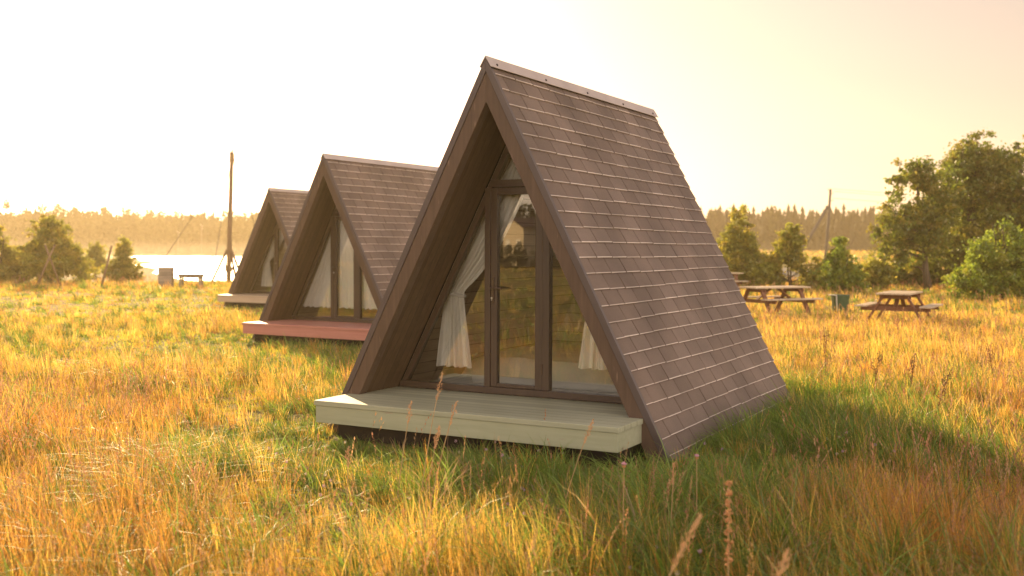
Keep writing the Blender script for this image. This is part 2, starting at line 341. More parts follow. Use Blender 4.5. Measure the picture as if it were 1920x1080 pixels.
# ------------------------------------------------------------------ cabins
W_, H_, D_, REC, ZD, TD, PRO, DL = 3.377, 3.30, 3.93, .64, .362, .193, .495, 1.44
HW = W_/2; AL = math.atan2(H_, HW); sA, cA = math.sin(AL), math.cos(AL); SL = math.hypot(H_, HW)
CABS = [(-.229, 9.0895, -.4953), (-3.275, 18.588, -.5268), (-6.681, 29.442, -.4927)]
def zt(o): return H_-o/cA                       # height at the ridge of the line at inward offset o
def ub(o): return HW-o/sA                       # half width at the ground of that line
def uo(o, z): return ub(o)*(1-z/zt(o)) if zt(o) else 0
def slab(mb, sgn, o1, o2, y0, y1, z0=0.0, m=0):
    p = [(0, zt(o1)), (sgn*uo(o1,z0), z0), (sgn*uo(o2,z0), z0), (0, zt(o2))]
    mb.prism(p, y0, y1, m)
def shingles(sgn, rnd):
    mb = MB(); expo, tabw = .1448, .331
    nrow = int(SL/expo)+1
    def P(t, v, o): return (sgn*(t*cA-o*sA), v, H_-t*sA-o*cA)
    for r in range(nrow):
        t0 = r*expo-.02; t1 = min((r+1)*expo, SL+.005)
        if t0 < .0: t0 = .0
        ph = -((r*.5)%1)*tabw+rnd.uniform(-.05,.05)-tabw*.0; v = .05+ph; st_ = .045
        while v < D_-.001:
            a = st_; b = min(v+tabw-.012, D_+rnd.uniform(-.004,.006))
            if D_-(v+tabw) < .07: b = D_+rnd.uniform(-.004,.006)
            if b-a > .07:
                st_ = b+.012
                mb.tone = rnd.random(); j = rnd.uniform(-.0018,.0022); o0 = .014; k1 = t1+rnd.uniform(-.0025,.002)+.004*math.sin(v*1.7+r*.9); lw = rnd.uniform(.0055,.008)
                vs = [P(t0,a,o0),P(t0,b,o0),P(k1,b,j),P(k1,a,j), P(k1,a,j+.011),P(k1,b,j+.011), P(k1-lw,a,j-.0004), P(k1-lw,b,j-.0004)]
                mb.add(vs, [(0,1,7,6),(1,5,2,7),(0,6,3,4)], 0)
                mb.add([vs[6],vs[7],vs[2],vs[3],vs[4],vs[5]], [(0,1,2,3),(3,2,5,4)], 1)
            v += tabw
    return mb
def cloth(rows, nfold, amp, y, seed, nu=90, nz=48, hem=.0):
    """hanging cloth: rows = [(z, left, right, depth factor)] top to bottom"""
    rows = sorted(rows, reverse=True); zs = [r_[0] for r_ in rows]
    mb = MB(); vs = []; rr = random.Random(seed); ph = [rr.uniform(0,6.3) for _ in range(4)]
    for i in range(nz+1):
        z = zs[0]+(zs[-1]-zs[0])*i/nz
        zz = np.array(zs[::-1])
        l = np.interp(z, zz, [r_[1] for r_ in rows][::-1]); r = np.interp(z, zz, [r_[2] for r_ in rows][::-1]); k = np.interp(z, zz, [r_[3] for r_ in rows][::-1])
        for j in range(nu+1):
            s = j/nu; q = s+.035*math.sin(1.4*s*6.28+z*.9+ph[2])+.02*math.sin(2.9*s*6.28-z*1.3+ph[3])
            f = math.sin(q*nfold*6.283+ph[0]+.5*math.sin(z*2.3+ph[1]))*.7+math.sin(q*nfold*2.3*6.283+ph[2]+z)*.3
            zz_ = z+hem*math.sin(q*nfold*6.283+ph[0])*(i/nz)**6
            vs.append((l+(r-l)*s, y+f*amp*k, zz_))
    fs = [(i*(nu+1)+j, i*(nu+1)+j+1, (i+1)*(nu+1)+j+1, (i+1)*(nu+1)+j) for i in range(nz) for j in range(nu)]
    mb.add(vs, fs); return mb

def make_cabin(idx, label, deckmats, curtains):
    x, y, a = CABS[idx]; rnd = random.Random(idx+3)
    root = empty('a_frame_cabin', (x, y, tz(x, y)*0), a, label, 'cabin', 'A-frame cabins in a row on the meadow')
    near = idx == 0
    for sgn in (-1, 1):
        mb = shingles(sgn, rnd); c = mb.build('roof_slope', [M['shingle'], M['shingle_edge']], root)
        mb = MB(); slab(mb, sgn, .0145, .126, .045, D_-.004); mb.build('roof_core', M['underframe'], root)
        mb = MB(); slab(mb, sgn, .128, .150, .115, REC+.004); mb.build('soffit', M['soffit'], root)
        mb = MB(); slab(mb, sgn, .128, .146, REC+.075, D_-.10); mb.build('wall_lining', M['lining'], root)
        mb = MB(); slab(mb, sgn, .052, .166, .004, .112); mb.build('barge_board', M['stain'], root, bevel=.004)
        mb = MB(); slab(mb, sgn, -.004, .050, -.004, .043); mb.build('edge_trim', M['trim'], root, bevel=.003)
    # ridge cap
    mb = MB(); k = .105
    o = -.010
    for sgn in (-1, 1):
        p = [(0, zt(o)), (sgn*(k*cA-o*sA), zt(o)-k*sA-(0)), (sgn*(k*cA-o*sA-.003), zt(o)-k*sA-.004), (0, zt(o)-.012)]
        mb.prism(p, -.012, D_+.012)
    cap = mb.build('ridge_cap', M['ridge'], root)
    if near:
        for v in (.12, 1.05, 1.98, 2.91, 3.8):
            mb = MB(); t = .072; c0 = Vector((t*cA-o*sA, v, zt(o)-t*sA)); nn = Vector((sA,0,cA))
            mb.tube([c0-nn*.004, c0+nn*.004, c0+nn*.008], [.011,.011,.005], 8); mb.build('screw', M['screw'], cap)
    # rear wall, floor
    mb = MB(); mb.prism([(-uo(.13,.02),.02),(uo(.13,.02),.02),(0,zt(.13))], D_-.095, D_-.045); mb.build('rear_wall', M['lining'], root)
    mb = MB(); mb.box(-1.42, 1.42, REC+.07, D_-.10, .27, .345); mb.build('floor', M['floorboard'], root)
    mb = MB(); mb.box(-1.34, 1.34, -PRO+.22, REC+.05, .0, ZD-TD+.03); mb.build('foundation', M['underframe'], root)
    # deck: top boards with a lip, fascia boards beneath
    mb = MB(); z1 = ZD; z0 = ZD-.042
    mb.box(-DL, DL, -PRO, REC-.002, z0, z1)
    dk = mb.build('deck', deckmats[0], root, bevel=.004)
    mb = MB()
    mb.box(-DL+.012, DL-.012, -PRO+.012, -PRO+.045, ZD-TD, z0-.002)
    for s in (-1, 1):
        xa, xb = sorted((s*(DL-.012), s*(DL-.045)))
        mb.box(xa, xb, -PRO+.047, .10, ZD-TD, z0-.002)
    mb.build('deck_fascia', deckmats[1], dk, bevel=.003)
    # glazed gable frame
    y0, y1 = REC, REC+.072; oi = .168; zb, zs = ZD+.004, ZD+.064
    mb = MB()
    inner = lambda z: uo(oi, z)
    mb.box(-inner(zb)+.002, inner(zb)-.002, y0, y1, zb, zs)                                   # sill rail
    for s in (-1, 1):                                                                         # raking frames
        p = [(0, zt(oi)), (s*uo(oi, zs+.002), zs+.002), (s*uo(oi+.05, zs+.002), zs+.002), (0, zt(oi+.05))]
        mb.prism(p, y0, y1)
    mb.box(-.372, -.312, y0-.004, y1-.003, zs+.001, 2.252)                                    # left post
    mb.box(.224, .292, y0-.004, y1-.003, zs+.001, 2.252)                                      # right post
    mb.box(-uo(oi+.03,2.254), uo(oi+.03,2.254), y0-.006, y1-.005, 2.254, 2.322)               # transom
    mb.build('gable_frame', M['frame'], root, bevel=.004)
    yp = REC+.034
    def pane(poly, name='window_pane', par=root):
        mb = MB(); mb.add([(u, yp, z) for u, z in poly], [tuple(range(len(poly)))]); return mb.build(name, M['glass'], par)
    f_ = lambda z: uo(oi+.04, z)
    pane([(-f_(zs), zs), (-.36, zs), (-.36, 2.20), (-f_(2.26) if f_(2.26) > .36 else -.361, 2.20)])
    pane([(.28, zs), (f_(zs), zs), (.281+max(0,f_(2.2)-.28), 2.20), (.28, 2.20)])
    pane([(-f_(2.31), 2.31), (f_(2.31), 2.31), (0, zt(oi+.04))])
    # door
    mb = MB(); dz0, dz1 = zs+.004, 2.250; u0, u1 = -.309, .221
    mb.box(u0, u0+.064, y0+.004, y1-.006, dz0, dz1); mb.box(u1-.074, u1, y0+.004, y1-.006, dz0, dz1)
    mb.box(u0+.066, u1-.076, y0+.006, y1-.008, dz0, dz0+.032); mb.box(u0+.066, u1-.076, y0+.006, y1-.008, dz1-.065, dz1)
    door = mb.build('door', M['frame'], root, bevel=.004)
    pane([(u0+.05, dz0+.02), (u1-.06, dz0+.02), (u1-.06, dz1-.05), (u0+.05, dz1-.05)], 'door_pane', door)
    mb = MB(); yh = y0-.001
    mb.box(-.300, -.272, yh-.008, yh+.006, 1.195, 1.435)
    mb.tube([(-.286,yh-.004,1.337),(-.286,yh-.045,1.337),(-.270,yh-.055,1.337),(-.215,yh-.055,1.338),(-.165,yh-.050,1.334)], [.010,.010,.010,.009,.007], 10)
    mb.build('handle', M['metal'], door, bevel=.002)
    mb = MB(); mb.tube([(-.286,yh-.006,1.245),(-.286,yh-.022,1.245)], .009, 10); mb.box(-.2885,-.2835,yh-.024,yh-.010,1.222,1.245); mb.build('lock', M['steel'], door)
    for z in (.62, 1.72):
        mb = MB(); mb.tube([(.2225,y0-.006,z-.05),(.2225,y0-.006,z+.05)], .008, 8); mb.build('hinge', M['metal'], door)
    # curtains
    yc = REC+(.17 if curtains == 'tied' else .125)
    if curtains == 'tied':
        for s in (-1, 1):
            rows = [(2.60,-.14,.0,.35),(2.32,-.30,-.02,.45),(2.15,-.40,-.06,.55),(1.9,-.55,-.19,.7),(1.62,-.72,-.36,.75),(1.40,-.86,-.56,.6),(1.30,-.91,-.68,.45),(1.24,-.925,-.69,.45),(1.0,-.95,-.66,.8),(.8,-.98,-.63,1.0),(.57,-1.01,-.60,1.1)]
            if s > 0: rows = [(z+.06*(z < 1.1), -r-(.11 if z < 1.1 else .10*sstep(2.3,1.9,z)*sstep(1.28,1.5,z)), -l, k) for z,l,r,k in rows]
            c = cloth(rows, 5.0, .040, yc, 3+s+idx*7, hem=.004).build('curtain', M['curtain'], root, smooth=True)
            mb = MB(); cu = .80*s
            pts = []
            for q in range(25):
                an = q/24*2*math.pi; pts.append((cu+.112*math.cos(an), yc+.045*math.sin(an), 1.262+.018*math.cos(an)*s))
            mb.tube(pts, .016, 8); mb.build('curtain_tie', M['curtain'], c, smooth=True)
    else:
        zb_ = .60
        for (ul, ur) in ((-1.2,-.34), (-.345,.25), (.24,1.2)):
            rows = []
            for z in np.linspace(2.6, zb_, 14):
                e = uo(.21, z); rows.append((float(z), max(ul,-e), max(min(ur, e), max(ul,-e)+.001), .8))
            cc_ = [r for r in rows if r[2]-r[1] > .02]
            cloth(cc_, 4 if ur-ul < .7 else 6, .028, yc, 11+int(ul*10), nu=70, hem=.01).build('curtain', M['curtain'], root, smooth=True)
    return root
make_cabin(0, 'nearest A-frame cabin with sage green deck and cream curtains tied back', (M['deck_green'], M['deck_green_fascia']), 'tied')
make_cabin(1, 'middle A-frame cabin with pink deck and curtains drawn shut', (M['deck_pink'], M['deck_pink']), 'closed')
make_cabin(2, 'farthest A-frame cabin with cream deck, half hidden behind the pink decked cabin', (M['deck_cream'], M['deck_cream']), 'tied')
# bed on the floor of the nearest cabin
x, y, a = CABS[0]
bed = empty('bed', (x-math.sin(a)*2.35, y+math.cos(a)*2.35, .346), a, 'low bed with rumpled pale linen inside the nearest cabin, seen through its glass', 'bed')
mb = MB(); mb.box(-.95,.95,-.98,1.0,.0,.20); mb.build('mattress', M['sheet'], bed, bevel=.03)
n_ = 40; vs = []; fs = []
for i in range(n_+1):
    for j in range(n_+1):
        u = -1.02+2.04*i/n_; v = -1.05+2.0*j/n_; e = max(abs(u)-.94, -v-.97, 0)
        z = .225+.07*float(fbm(np.array([u*2.3+9]), np.array([v*3.1+4]), 2)[0])-min(e*2.2,.17)
        vs.append((u, v, z)); 
fs = [(i*(n_+1)+j,(i+1)*(n_+1)+j,(i+1)*(n_+1)+j+1,i*(n_+1)+j+1) for i in range(n_) for j in range(n_)]
mb = MB(); mb.add(vs, fs); mb.build('duvet', M['sheet'], bed, smooth=True)

# ------------------------------------------------------------------ picnic tables, bin
def picnic_table(px, Y, rz, label, length=1.75):
    X = aim(px, Y); t = empty('picnic_table', (X, Y, tz(X, Y)), rz, label, 'picnic table', 'wooden picnic tables on the meadow')
    hl = length/2
    mb = MB()
    for i in range(5): mb.box(-hl, hl, -.36+i*.146, -.36+i*.146+.136, .70, .738)
    mb.build('tabletop', M['table_top'], t, bevel=.004)
    for s in (-1, 1):
        mb = MB()
        for i in range(2):
            c = s*(.62+i*.135); mb.box(-hl, hl, c-.062, c+.062, .42, .455)
        mb.build('bench', M['table_top'], t, bevel=.004)
    for ex in (-hl+.28, hl-.28):
        for s in (-1, 1):
            mb = MB(); mb.bar((ex, s*.24, .70), (ex, s*.66, -.02), .045, .11, up=(1,0,0)); mb.build('leg', M['table_wood'], t)
        mb = MB(); mb.box(ex+.025, ex+.065, -.75, .75, .33, .42); mb.box(ex+.025, ex+.065, -.34, .34, .60, .70); mb.build('crossbeam', M['table_wood'], t)
    for s in (-1, 1):
        mb = MB(); mb.bar((s*(hl-.30), 0, .38), (s*.12, 0, .69), .04, .09, up=(0,1,0)); mb.build('brace', M['table_wood'], t)
    return t
picnic_table(1688, 24.5, R(60), 'picnic table on the right with pale sunlit top, in front of the big trees')
picnic_table(1452, 27.5, R(27), 'picnic table just right of the nearest cabin roof, beside the green bin', 1.8)
picnic_table(1347, 40, R(10), 'farthest picnic table, only its end showing behind the cabin roof', 1.7)
X, Y = aim(1576, 28), 28.0
b_ = empty('trash_bin', (X, Y, tz(X, Y)), R(15), 'dark green tapered rubbish bin between the two picnic tables', 'bin')
def sqring(r, z, n=20, k=4): return [(r*math.copysign(abs(math.cos(q))**(2/k), math.cos(q)), r*math.copysign(abs(math.sin(q))**(2/k), math.sin(q)), z) for q in [2*math.pi*i/n for i in range(n)]]
mb = MB(); n_ = 20; prof = [(.15,.0),(.155,.02),(.20,.49),(.212,.50),(.212,.525),(.19,.525),(.15,.06)]
vs = [p for r_, z in prof for p in sqring(r_, z)]; fs = [(i*n_+j,i*n_+(j+1)%n_,(i+1)*n_+(j+1)%n_,(i+1)*n_+j) for i in range(len(prof)-1) for j in range(n_)]
fs += [tuple(range(n_)), tuple(6*n_+j for j in range(n_))]; mb.add(vs, fs); mb.build('bin_body', M['bin'], b_)
mb = MB(); mb.bar((-.19,-.17,.10),(-.225,-.185,.52),.02,.03); mb.bar((-.225,-.185,.515),(-.225,.17,.515),.03,.025); mb.build('handle_bar', M['bin_rim'], b_, bevel=.006)

# ------------------------------------------------------------------ poles and wires
def utility_pole(X, Y, h, label, brace=None, lean=0):
    t = empty('utility_pole', (X, Y, tz(X, Y)), 0, label, 'utility pole', 'wooden utility poles')
    mb = MB(); mb.tube([(0,0,-.2),(lean*.5,0,h*.5),(lean,0,h)], [.17,.14,.11], 10); mb.build('pole', M['pole_wood'], t, smooth=True)
    if brace:
        mb = MB(); mb.tube([(brace,0,-.2),(lean*.8-.1,0,h*.80)], [.17,.14], 10); mb.build('brace', M['pole_wood'], t, smooth=True)
    for i, (dx, dz) in enumerate(((-.22,-.05),(.24,-.32),(.26,-.95))):
        mb = MB(); mb.tube([(lean,0,h+dz-.12),(lean+dx*.8,0,h+dz-.10),(lean+dx,0,h+dz)], .022, 6)
        hk = mb.build('hook', M['wire'], t)
        mb = MB(); mb.tube([(lean+dx,0,h+dz),(lean+dx,0,h+dz+.06),(lean+dx,0,h+dz+.14)], [.05,.07,.03], 8); mb.build('insulator', M['glass_ins'], hk)
    return t
def wire(a, b, sag, label, r=.014):
    mb = MB(); a = Vector(a); b = Vector(b)
    mb.tube([a.lerp(b, q/20)-Vector((0,0,sag*4*(q/20)*(1-q/20))) for q in range(21)], r, 5)
    c = a.copy(); o = mb.build('power_line', M['wire']); tag(o, label, 'power line', 'power lines'); return o
X, Y = aim(1546, 98), 98.0; base = tz(X, Y); H1 = 1.706+112*98/FPX-base
utility_pole(X, Y, H1, 'tall braced utility pole on the far field before the forest, right of the nearest cabin', brace=-3.5, lean=.42)
for k, (dx, dz) in enumerate(((-.22,.06),(.24,-.2),(.26,-.82))):
    wire((X+.42+dx, Y, base+H1+dz), (X+70, Y+25, base+H1+dz+2.5), 1.5, ['highest','middle','lowest'][k]+' wire running right from the braced utility pole')
LP = [(aim(334, 236), 236., 437), (aim(378, 238), 238., 424)]
for k, (X, Y, py) in enumerate(LP):
    zt_ = 1.706+(464-py)*Y/FPX; h = zt_-tz(X, Y)
    utility_pole(X, Y, h, ['lower utility pole in the lake mist, left of the other pole there', 'taller utility pole in the lake mist, nearer the mast'][k])
    wire((X+.24, Y, zt_-.2), (X+70, Y+20, zt_+.8), 1.2, ['wire running right from the lower misty pole','wire running right from the taller misty pole'][k], .03)

# ------------------------------------------------------------------ mast with struts, box, low table, trestle, leaning post
Y = 48.0; X = aim(430, Y); zb0 = tz(X, Y)
ms = empty('timber_mast', (X, Y, zb0), 0, 'tall timber mast on splayed struts with a frayed bundle at its top', 'mast')
zp = lambda py: 1.706+(464-py)*Y/FPX-zb0
ux = lambda px: (px-430)/FPX*Y
mb = MB(); mb.tube([(ux(428),0,-.2),(ux(430),0,zp(460)),(ux(434),0,zp(340)),(ux(435.5),0,zp(288))], [.10,.105,.085,.07], 10); mb.build('pole', M['mast_wood'], ms, smooth=True)
for (p0, y0_) in ((ux(393),-.1),(ux(456),.3),(ux(430),1.3)):
    mb = MB(); mb.tube([(p0 if p0 > 0 or p0 < -.5 else 0, y0_ if p0 else 1.3, -.15 if p0 < 0 else -.1),(ux(430),.02,zp(461))], [.055,.05], 8); mb.build('strut', M['mast_wood'], ms, smooth=True)
mb = MB(); rr = random.Random(4)
for i in range(60):
    an = rr.uniform(0,6.28); z = rr.uniform(zp(316), zp(288)); r_ = rr.uniform(.06,.13)
    mb.bar((math.cos(an)*.05+ux(435), math.sin(an)*.05, z), (math.cos(an)*r_+ux(435.5), math.sin(an)*r_, z+rr.uniform(-.05,.28)), .035, .02)
mb.build('frayed_bundle', M['straw'], ms)
mb = MB(); mb.box(-.16,.12,-.08,.08,zp(511),zp(504)); mb.bar((-.12,-.08,zp(512)),(-.16,-.10,zp(486)),.06,.05); mb.bar((.0,-.12,zp(505)),(.22,-.14,zp(505)),.10,.12); mb.build('winch', M['mast_wood'], ms, bevel=.01)
tip = (ux(435), 0, zp(300))
for (bx, by, bz) in ((ux(262),2.2,zp(512)),(ux(412),-1.2,zp(518)),(ux(478),3.4,zp(520))):
    mb = MB(); mb.tube([tip, (bx, by, bz)], .016, 5); mb.build('guy_wire', M['wire'], ms)
Y = 42.; X = aim(311, Y)
sb = empty('storage_box', (X, Y, tz(X, Y)), R(6), 'square boarded box standing at the lake edge, left of the low table', 'box')
mb = MB(); mb.box(-.26,.26,-.22,.22,.02,.76); mb.build('box_body', M['box'], sb, bevel=.006)
mb = MB(); mb.box(-.285,.285,-.245,.245,.762,.80); mb.build('lid', M['box'], sb, bevel=.006)
X = aim(358, Y)
lt = empty('low_table', (X, Y, tz(X, Y)), R(4), 'low wide table against the bright lake, between the box and the mast', 'table')
mb = MB(); mb.box(-.54,.54,-.3,.3,.47,.53); mb.box(-.44,.44,-.22,.22,.38,.468); mb.build('tabletop', M['box'], lt, bevel=.008)
for s in (-1,1):
    for q in (-1,1):
        mb = MB(); mb.bar((s*.36,q*.2,.44),(s*.40,q*.22,-.05),.07,.07); mb.build('leg', M['box'], lt)
Y = 41.; X = aim(90, Y)
ts = empty('trestle', (X, Y, tz(X, Y)), 0, 'crossed pole trestle leaning in front of the large left bush', 'trestle')
for (p0, p1, yy) in ((72,102,-.06),(108,86,.06)):
    mb = MB(); mb.tube([((p0-90)/FPX*Y, yy*6, -.1), ((p1-90)/FPX*Y, -yy, 1.65)], [.05,.04], 8); mb.build('leg', M['mast_wood'], ts, smooth=True)
X = aim(187, Y); lp = MB(); lp.tube([(0,0,-.15),(.21,.05,.7),(.42,.1,1.62)], [.05,.045,.04], 8)
tag(lp.build('leaning_post', M['mast_wood'], None, True, loc=(X, Y, tz(X, Y))), 'slanting bare post stuck in the ground before the small lakeside bush', 'post')

# ------------------------------------------------------------------ trees
def leaf_mesh(centers, per, spread, size, cols, seed, droop=0.0):
    """leaf quads in clumps; cols = list of rgb"""
    g = np.random.default_rng(seed); n = len(centers)*per
    c = np.repeat(np.asarray(centers), per, 0); sp = np.repeat(np.asarray(spread), per)[:,None]
    d = g.normal(size=(n,3)); d /= np.linalg.norm(d, axis=1)[:,None]
    ax = np.repeat(g.normal(size=(len(centers),3)), per, 0); ax /= np.linalg.norm(ax,axis=1)[:,None]
    pos = c+d*sp*(g.random((n,1))**.55)*np.array([1,1,.7])+ax*sp*g.normal(size=(n,1))*.55
    nrm = g.normal(size=(n,3))+np.array([0,0,.5]); nrm /= np.linalg.norm(nrm,axis=1)[:,None]
    t = np.cross(nrm, g.normal(size=(n,3))); t /= np.linalg.norm(t,axis=1)[:,None]; b = np.cross(nrm, t)
    s = size*(.6+.8*g.random((n,1)))
    P = np.stack([pos-t*s*.62, pos+b*s*.36+t*s*.05, pos+t*s*.62, pos-b*s*.36+t*s*.05], 1).reshape(-1,3)
    Q = np.arange(n*4).reshape(-1,4)
    cl = np.array(cols); k = g.integers(0, len(cl), len(centers)); cc = np.repeat(cl[k], per, 0)
    cc = cc*(.7+.6*g.random((n,1)))
    return np_mesh('crown', P, Q, mats=M['leaf'], cols=np.repeat(cc, 4, 0))
GREEN = [(.17,.22,.022),(.21,.25,.026),(.27,.28,.03),(.14,.18,.02),(.31,.27,.034)]
def tree(name, label, cat, group, px, Y, lobes, nclump, per, size, trunk, cols=GREEN, seed=1, spread=.34, stems=1):
    """lobes: ellipsoids (dx, dz, rx, rz[, dy, ry]) measured from the tree's foot"""
    X = aim(px, Y); z0 = tz(X, Y); root = empty(name, (X, Y, z0), 0, label, cat, group)
    g = np.random.default_rng(seed); cs = []
    vol = np.array([l[2]*l[2]*l[3] for l in lobes])**.8; vol /= vol.sum()
    lob = g.choice(len(lobes), nclump*3, p=vol)
    for li in lob:
        l = lobes[li]; dy = l[4] if len(l) > 4 else 0; ry = l[5] if len(l) > 5 else l[2]
        d = g.normal(size=3); d /= np.linalg.norm(d); r = g.random()**.42; stray = g.random() < .14; r = r*(1.0+.28*g.random()) if stray else r
        p = np.array([l[0]+d[0]*r*l[2], dy+d[1]*r*ry, l[1]+d[2]*r*l[3]])
        if p[2] < .12: continue
        if (.6*lattice(np.array([p[0]*1.1+seed]), np.array([p[2]*1.1+p[1]*.8]), seed)+.4*lattice(np.array([p[0]*2.7+seed]), np.array([p[2]*2.7-p[1]]), seed+3))[0] < .37: continue
        cs.append(p)
        if len(cs) >= nclump: break
    cs = np.array(cs); sp = spread*(.35+1.15*g.random(len(cs))**1.5)
    link('crown', leaf_mesh(cs, per, sp, size, cols, seed), root)
    mb = MB(); top = max(l[1]+l[3]*.6 for l in lobes); lo = trunk
    for sidx in range(stems):
        ang = g.uniform(0,6.28); lx = lo[1]+(g.uniform(-.5,.5) if stems > 1 else 0)
        pts = [(0+.1*sidx, .1*sidx, -.1)]
        for q in range(1,7):
            f = q/6; pts.append((lx*f+.06*math.sin(q*2+seed), g.uniform(-.07,.07)*f*2+.1*sidx, top*f))
        rs = [lo[0]*(1.25 if q == 0 else (1-.85*q/6)) for q in range(7)]
        mb.tube(pts, rs, 8)
        for k in g.choice(len(cs), min(len(cs), 26//stems), replace=False):
            c = cs[k]; f = min(max((c[2]-.35*np.hypot(c[0]-lx,c[1]))/top, .12), .92)
            i0 = int(f*6); q = f*6-i0; a_ = Vector(pts[i0]).lerp(Vector(pts[min(i0+1,6)]), q); r0 = lo[0]*(1-.85*f)*.5
            mid = a_.lerp(Vector(c), .5)+Vector((0,0,.12)); mb.tube([a_, mid, Vector(c)], [r0, r0*.6, r0*.2], 5, cap=False)
    mb.build('trunk', M['bark'], root, smooth=True)
    return root
TG = 'broadleaf trees on the right'; BG = 'bushes behind the picnic tables'; LG = 'bushes along the lake shore'
tree('broadleaf_tree', 'slimmer tree with a leaning trunk, leftmost of the tall trees on the right', 'tree', TG, 1742, 42,
     [(-.75,4.0,.95,1.2),(-1.15,2.6,1.1,.9),(-.2,3.0,1.1,1.3),(-1.35,1.75,.75,.6),(-.5,4.75,.55,.6),(-.2,2.0,1.0,.8),(.5,3.6,.9,1.2),(-.9,1.2,.7,.5)], 520, 46, .10, (.15,-.62), seed=21, spread=.25)
tree('broadleaf_tree', 'tallest spreading tree, its top at the upper right of the photo', 'tree', TG, 1818, 44,
     [(0,4.6,1.3,1.5),(.1,5.6,.85,.75),(-.9,3.9,1.0,1.2),(1.0,4.1,1.1,1.5),(0,2.6,1.9,1.3),(-.4,5.0,.9,.9),(-.7,1.7,1.2,1.0),(.9,5.1,.7,.8),(1.2,2.4,1.3,1.3),(-.3,1.0,1.6,.8)], 900, 46, .10, (.2,.1), seed=22, spread=.26, stems=2)
tree('broadleaf_tree', 'tall tree cut off by the right edge of the photo', 'tree', TG, 1915, 43,
     [(0,4.7,1.2,1.3),(.3,5.4,.8,.7),(-.6,3.6,1.4,1.6),(.9,3.4,1.4,1.6),(0,2.2,1.9,1.3),(-.8,1.5,1.2,1.0),(-.9,4.6,.9,1.1),(0,.9,1.8,.8)], 860, 46, .10, (.2,.0), seed=23, spread=.26, stems=2)
tree('broadleaf_tree', 'dense tree standing behind the bright green bush, between the two tallest trees', 'tree', TG, 1868, 48,
     [(0,4.4,1.2,1.5),(-.3,5.2,.9,.8),(.4,3.0,1.7,1.5),(-.6,2.0,1.4,1.2),(.5,1.0,1.6,.9)], 800, 46, .10, (.2,.05), seed=24, spread=.26, stems=2)
LG_ = [(.24,.33,.03),(.30,.38,.034),(.19,.26,.026),(.37,.38,.038)]
tree('bush', 'bright green rounded bush at the right edge, in front of the tall trees', 'bush', BG, 1878, 34.5,
     [(0,1.1,1.2,.95),(.25,1.8,.75,.7),(-.85,.65,.85,.65),(.9,1.1,.9,1.0),(-.4,1.5,.6,.65),(.1,2.3,.35,.35)], 560, 50, .085, (.05,.0), LG_, 31, .2, 3)
YG = [(.31,.32,.036),(.38,.36,.04),(.24,.25,.03),(.46,.37,.044)]
tree('bush', 'tallest pointed bush, beside the edge of the nearest cabin roof', 'bush', BG, 1383, 44,
     [(0,1.2,1.05,1.2),(0,2.2,.6,.9),(-.5,1.1,.8,1.0),(.7,.8,.8,.8),(.05,2.9,.28,.45),(.35,1.7,.55,.5),(.9,.6,.9,.6)], 420, 48, .09, (.05,.0), YG, 32, .2, 2)
tree('bush', 'leafy pointed bush behind the picnic table nearest the cabin', 'bush', BG, 1483, 43,
     [(0,.95,1.0,1.0),(0,1.75,.55,.75),(-.85,.6,.75,.65),(.8,.65,.75,.65),(0,2.3,.24,.4),(-.4,1.5,.35,.45),(1.2,.55,.8,.6),(-1.1,.55,.8,.6),(0,.3,1.1,.35)], 580, 48, .09, (.045,.0), YG, 33, .2, 2)
tree('bush', 'small bright pointed bush behind the green bin', 'bush', BG, 1574, 40,
     [(0,.75,.75,.8),(0,1.45,.4,.6),(.3,.5,.75,.55),(-.3,.45,.6,.5),(0,1.95,.18,.3),(0,.25,.8,.3)], 320, 48, .085, (.04,.0), LG_, 34, .17, 2)
tree('bush', 'low rounded bush just right of the small pointed bush', 'bush', BG, 1640, 42,
     [(0,.6,.7,.6),(.05,1.0,.45,.45),(.4,.5,.5,.5)], 150, 48, .085, (.04,.0), YG, 35, .18, 2)
tree('bush', 'low dark undergrowth behind the right picnic table', 'bush', BG, 1705, 46, [(0,.45,1.4,.6),(-1.1,.4,.8,.5),(1.1,.6,.9,.65),(0,.85,1.0,.55)], 480, 48, .09, (.03,.0), GREEN, 36, .2, 2)
tree('bush', 'large dark bush behind the crossed trestle at the left', 'bush', LG, 92, 46,
     [(0,1.0,1.35,1.1),(.05,2.0,.85,.85),(-.8,1.0,.85,.9),(1.0,.75,.8,.8),(0,2.65,.4,.45),(.5,1.5,.7,.6)], 560, 50, .09, (.06,.0), YG, 41, .22, 3)
tree('bush', 'bush cut off by the left edge of the photo', 'bush', LG, -8, 46,
     [(0,1.0,.9,1.0),(.0,1.8,.6,.7),(.6,.7,.7,.7)], 330, 50, .09, (.06,.0), YG, 42, .22, 2)
tree('bush', 'low bush filling the gap between the left edge bush and the large one', 'bush', LG, 36, 47,
     [(0,.7,.7,.75),(-.3,1.1,.5,.55),(.3,.9,.6,.6)], 220, 50, .09, (.05,.0), YG, 45, .2, 2)
tree('bush', 'small bush with a narrow upright top beside the bright lake', 'bush', LG, 231, 50,
     [(0,.5,.85,.55),(.05,1.2,.42,.75),(-.4,.5,.55,.5),(.1,1.75,.24,.38)], 250, 48, .09, (.04,.0), YG, 43, .17, 2)
tree('bush', 'hazy small bush just right of the large left bush, on the lake spit', 'bush', LG, 176, 64,
     [(0,.9,.65,.7),(.1,1.5,.42,.6),(-.3,.6,.6,.5)], 170, 48, .10, (.04,.0), YG, 44, .2, 2)

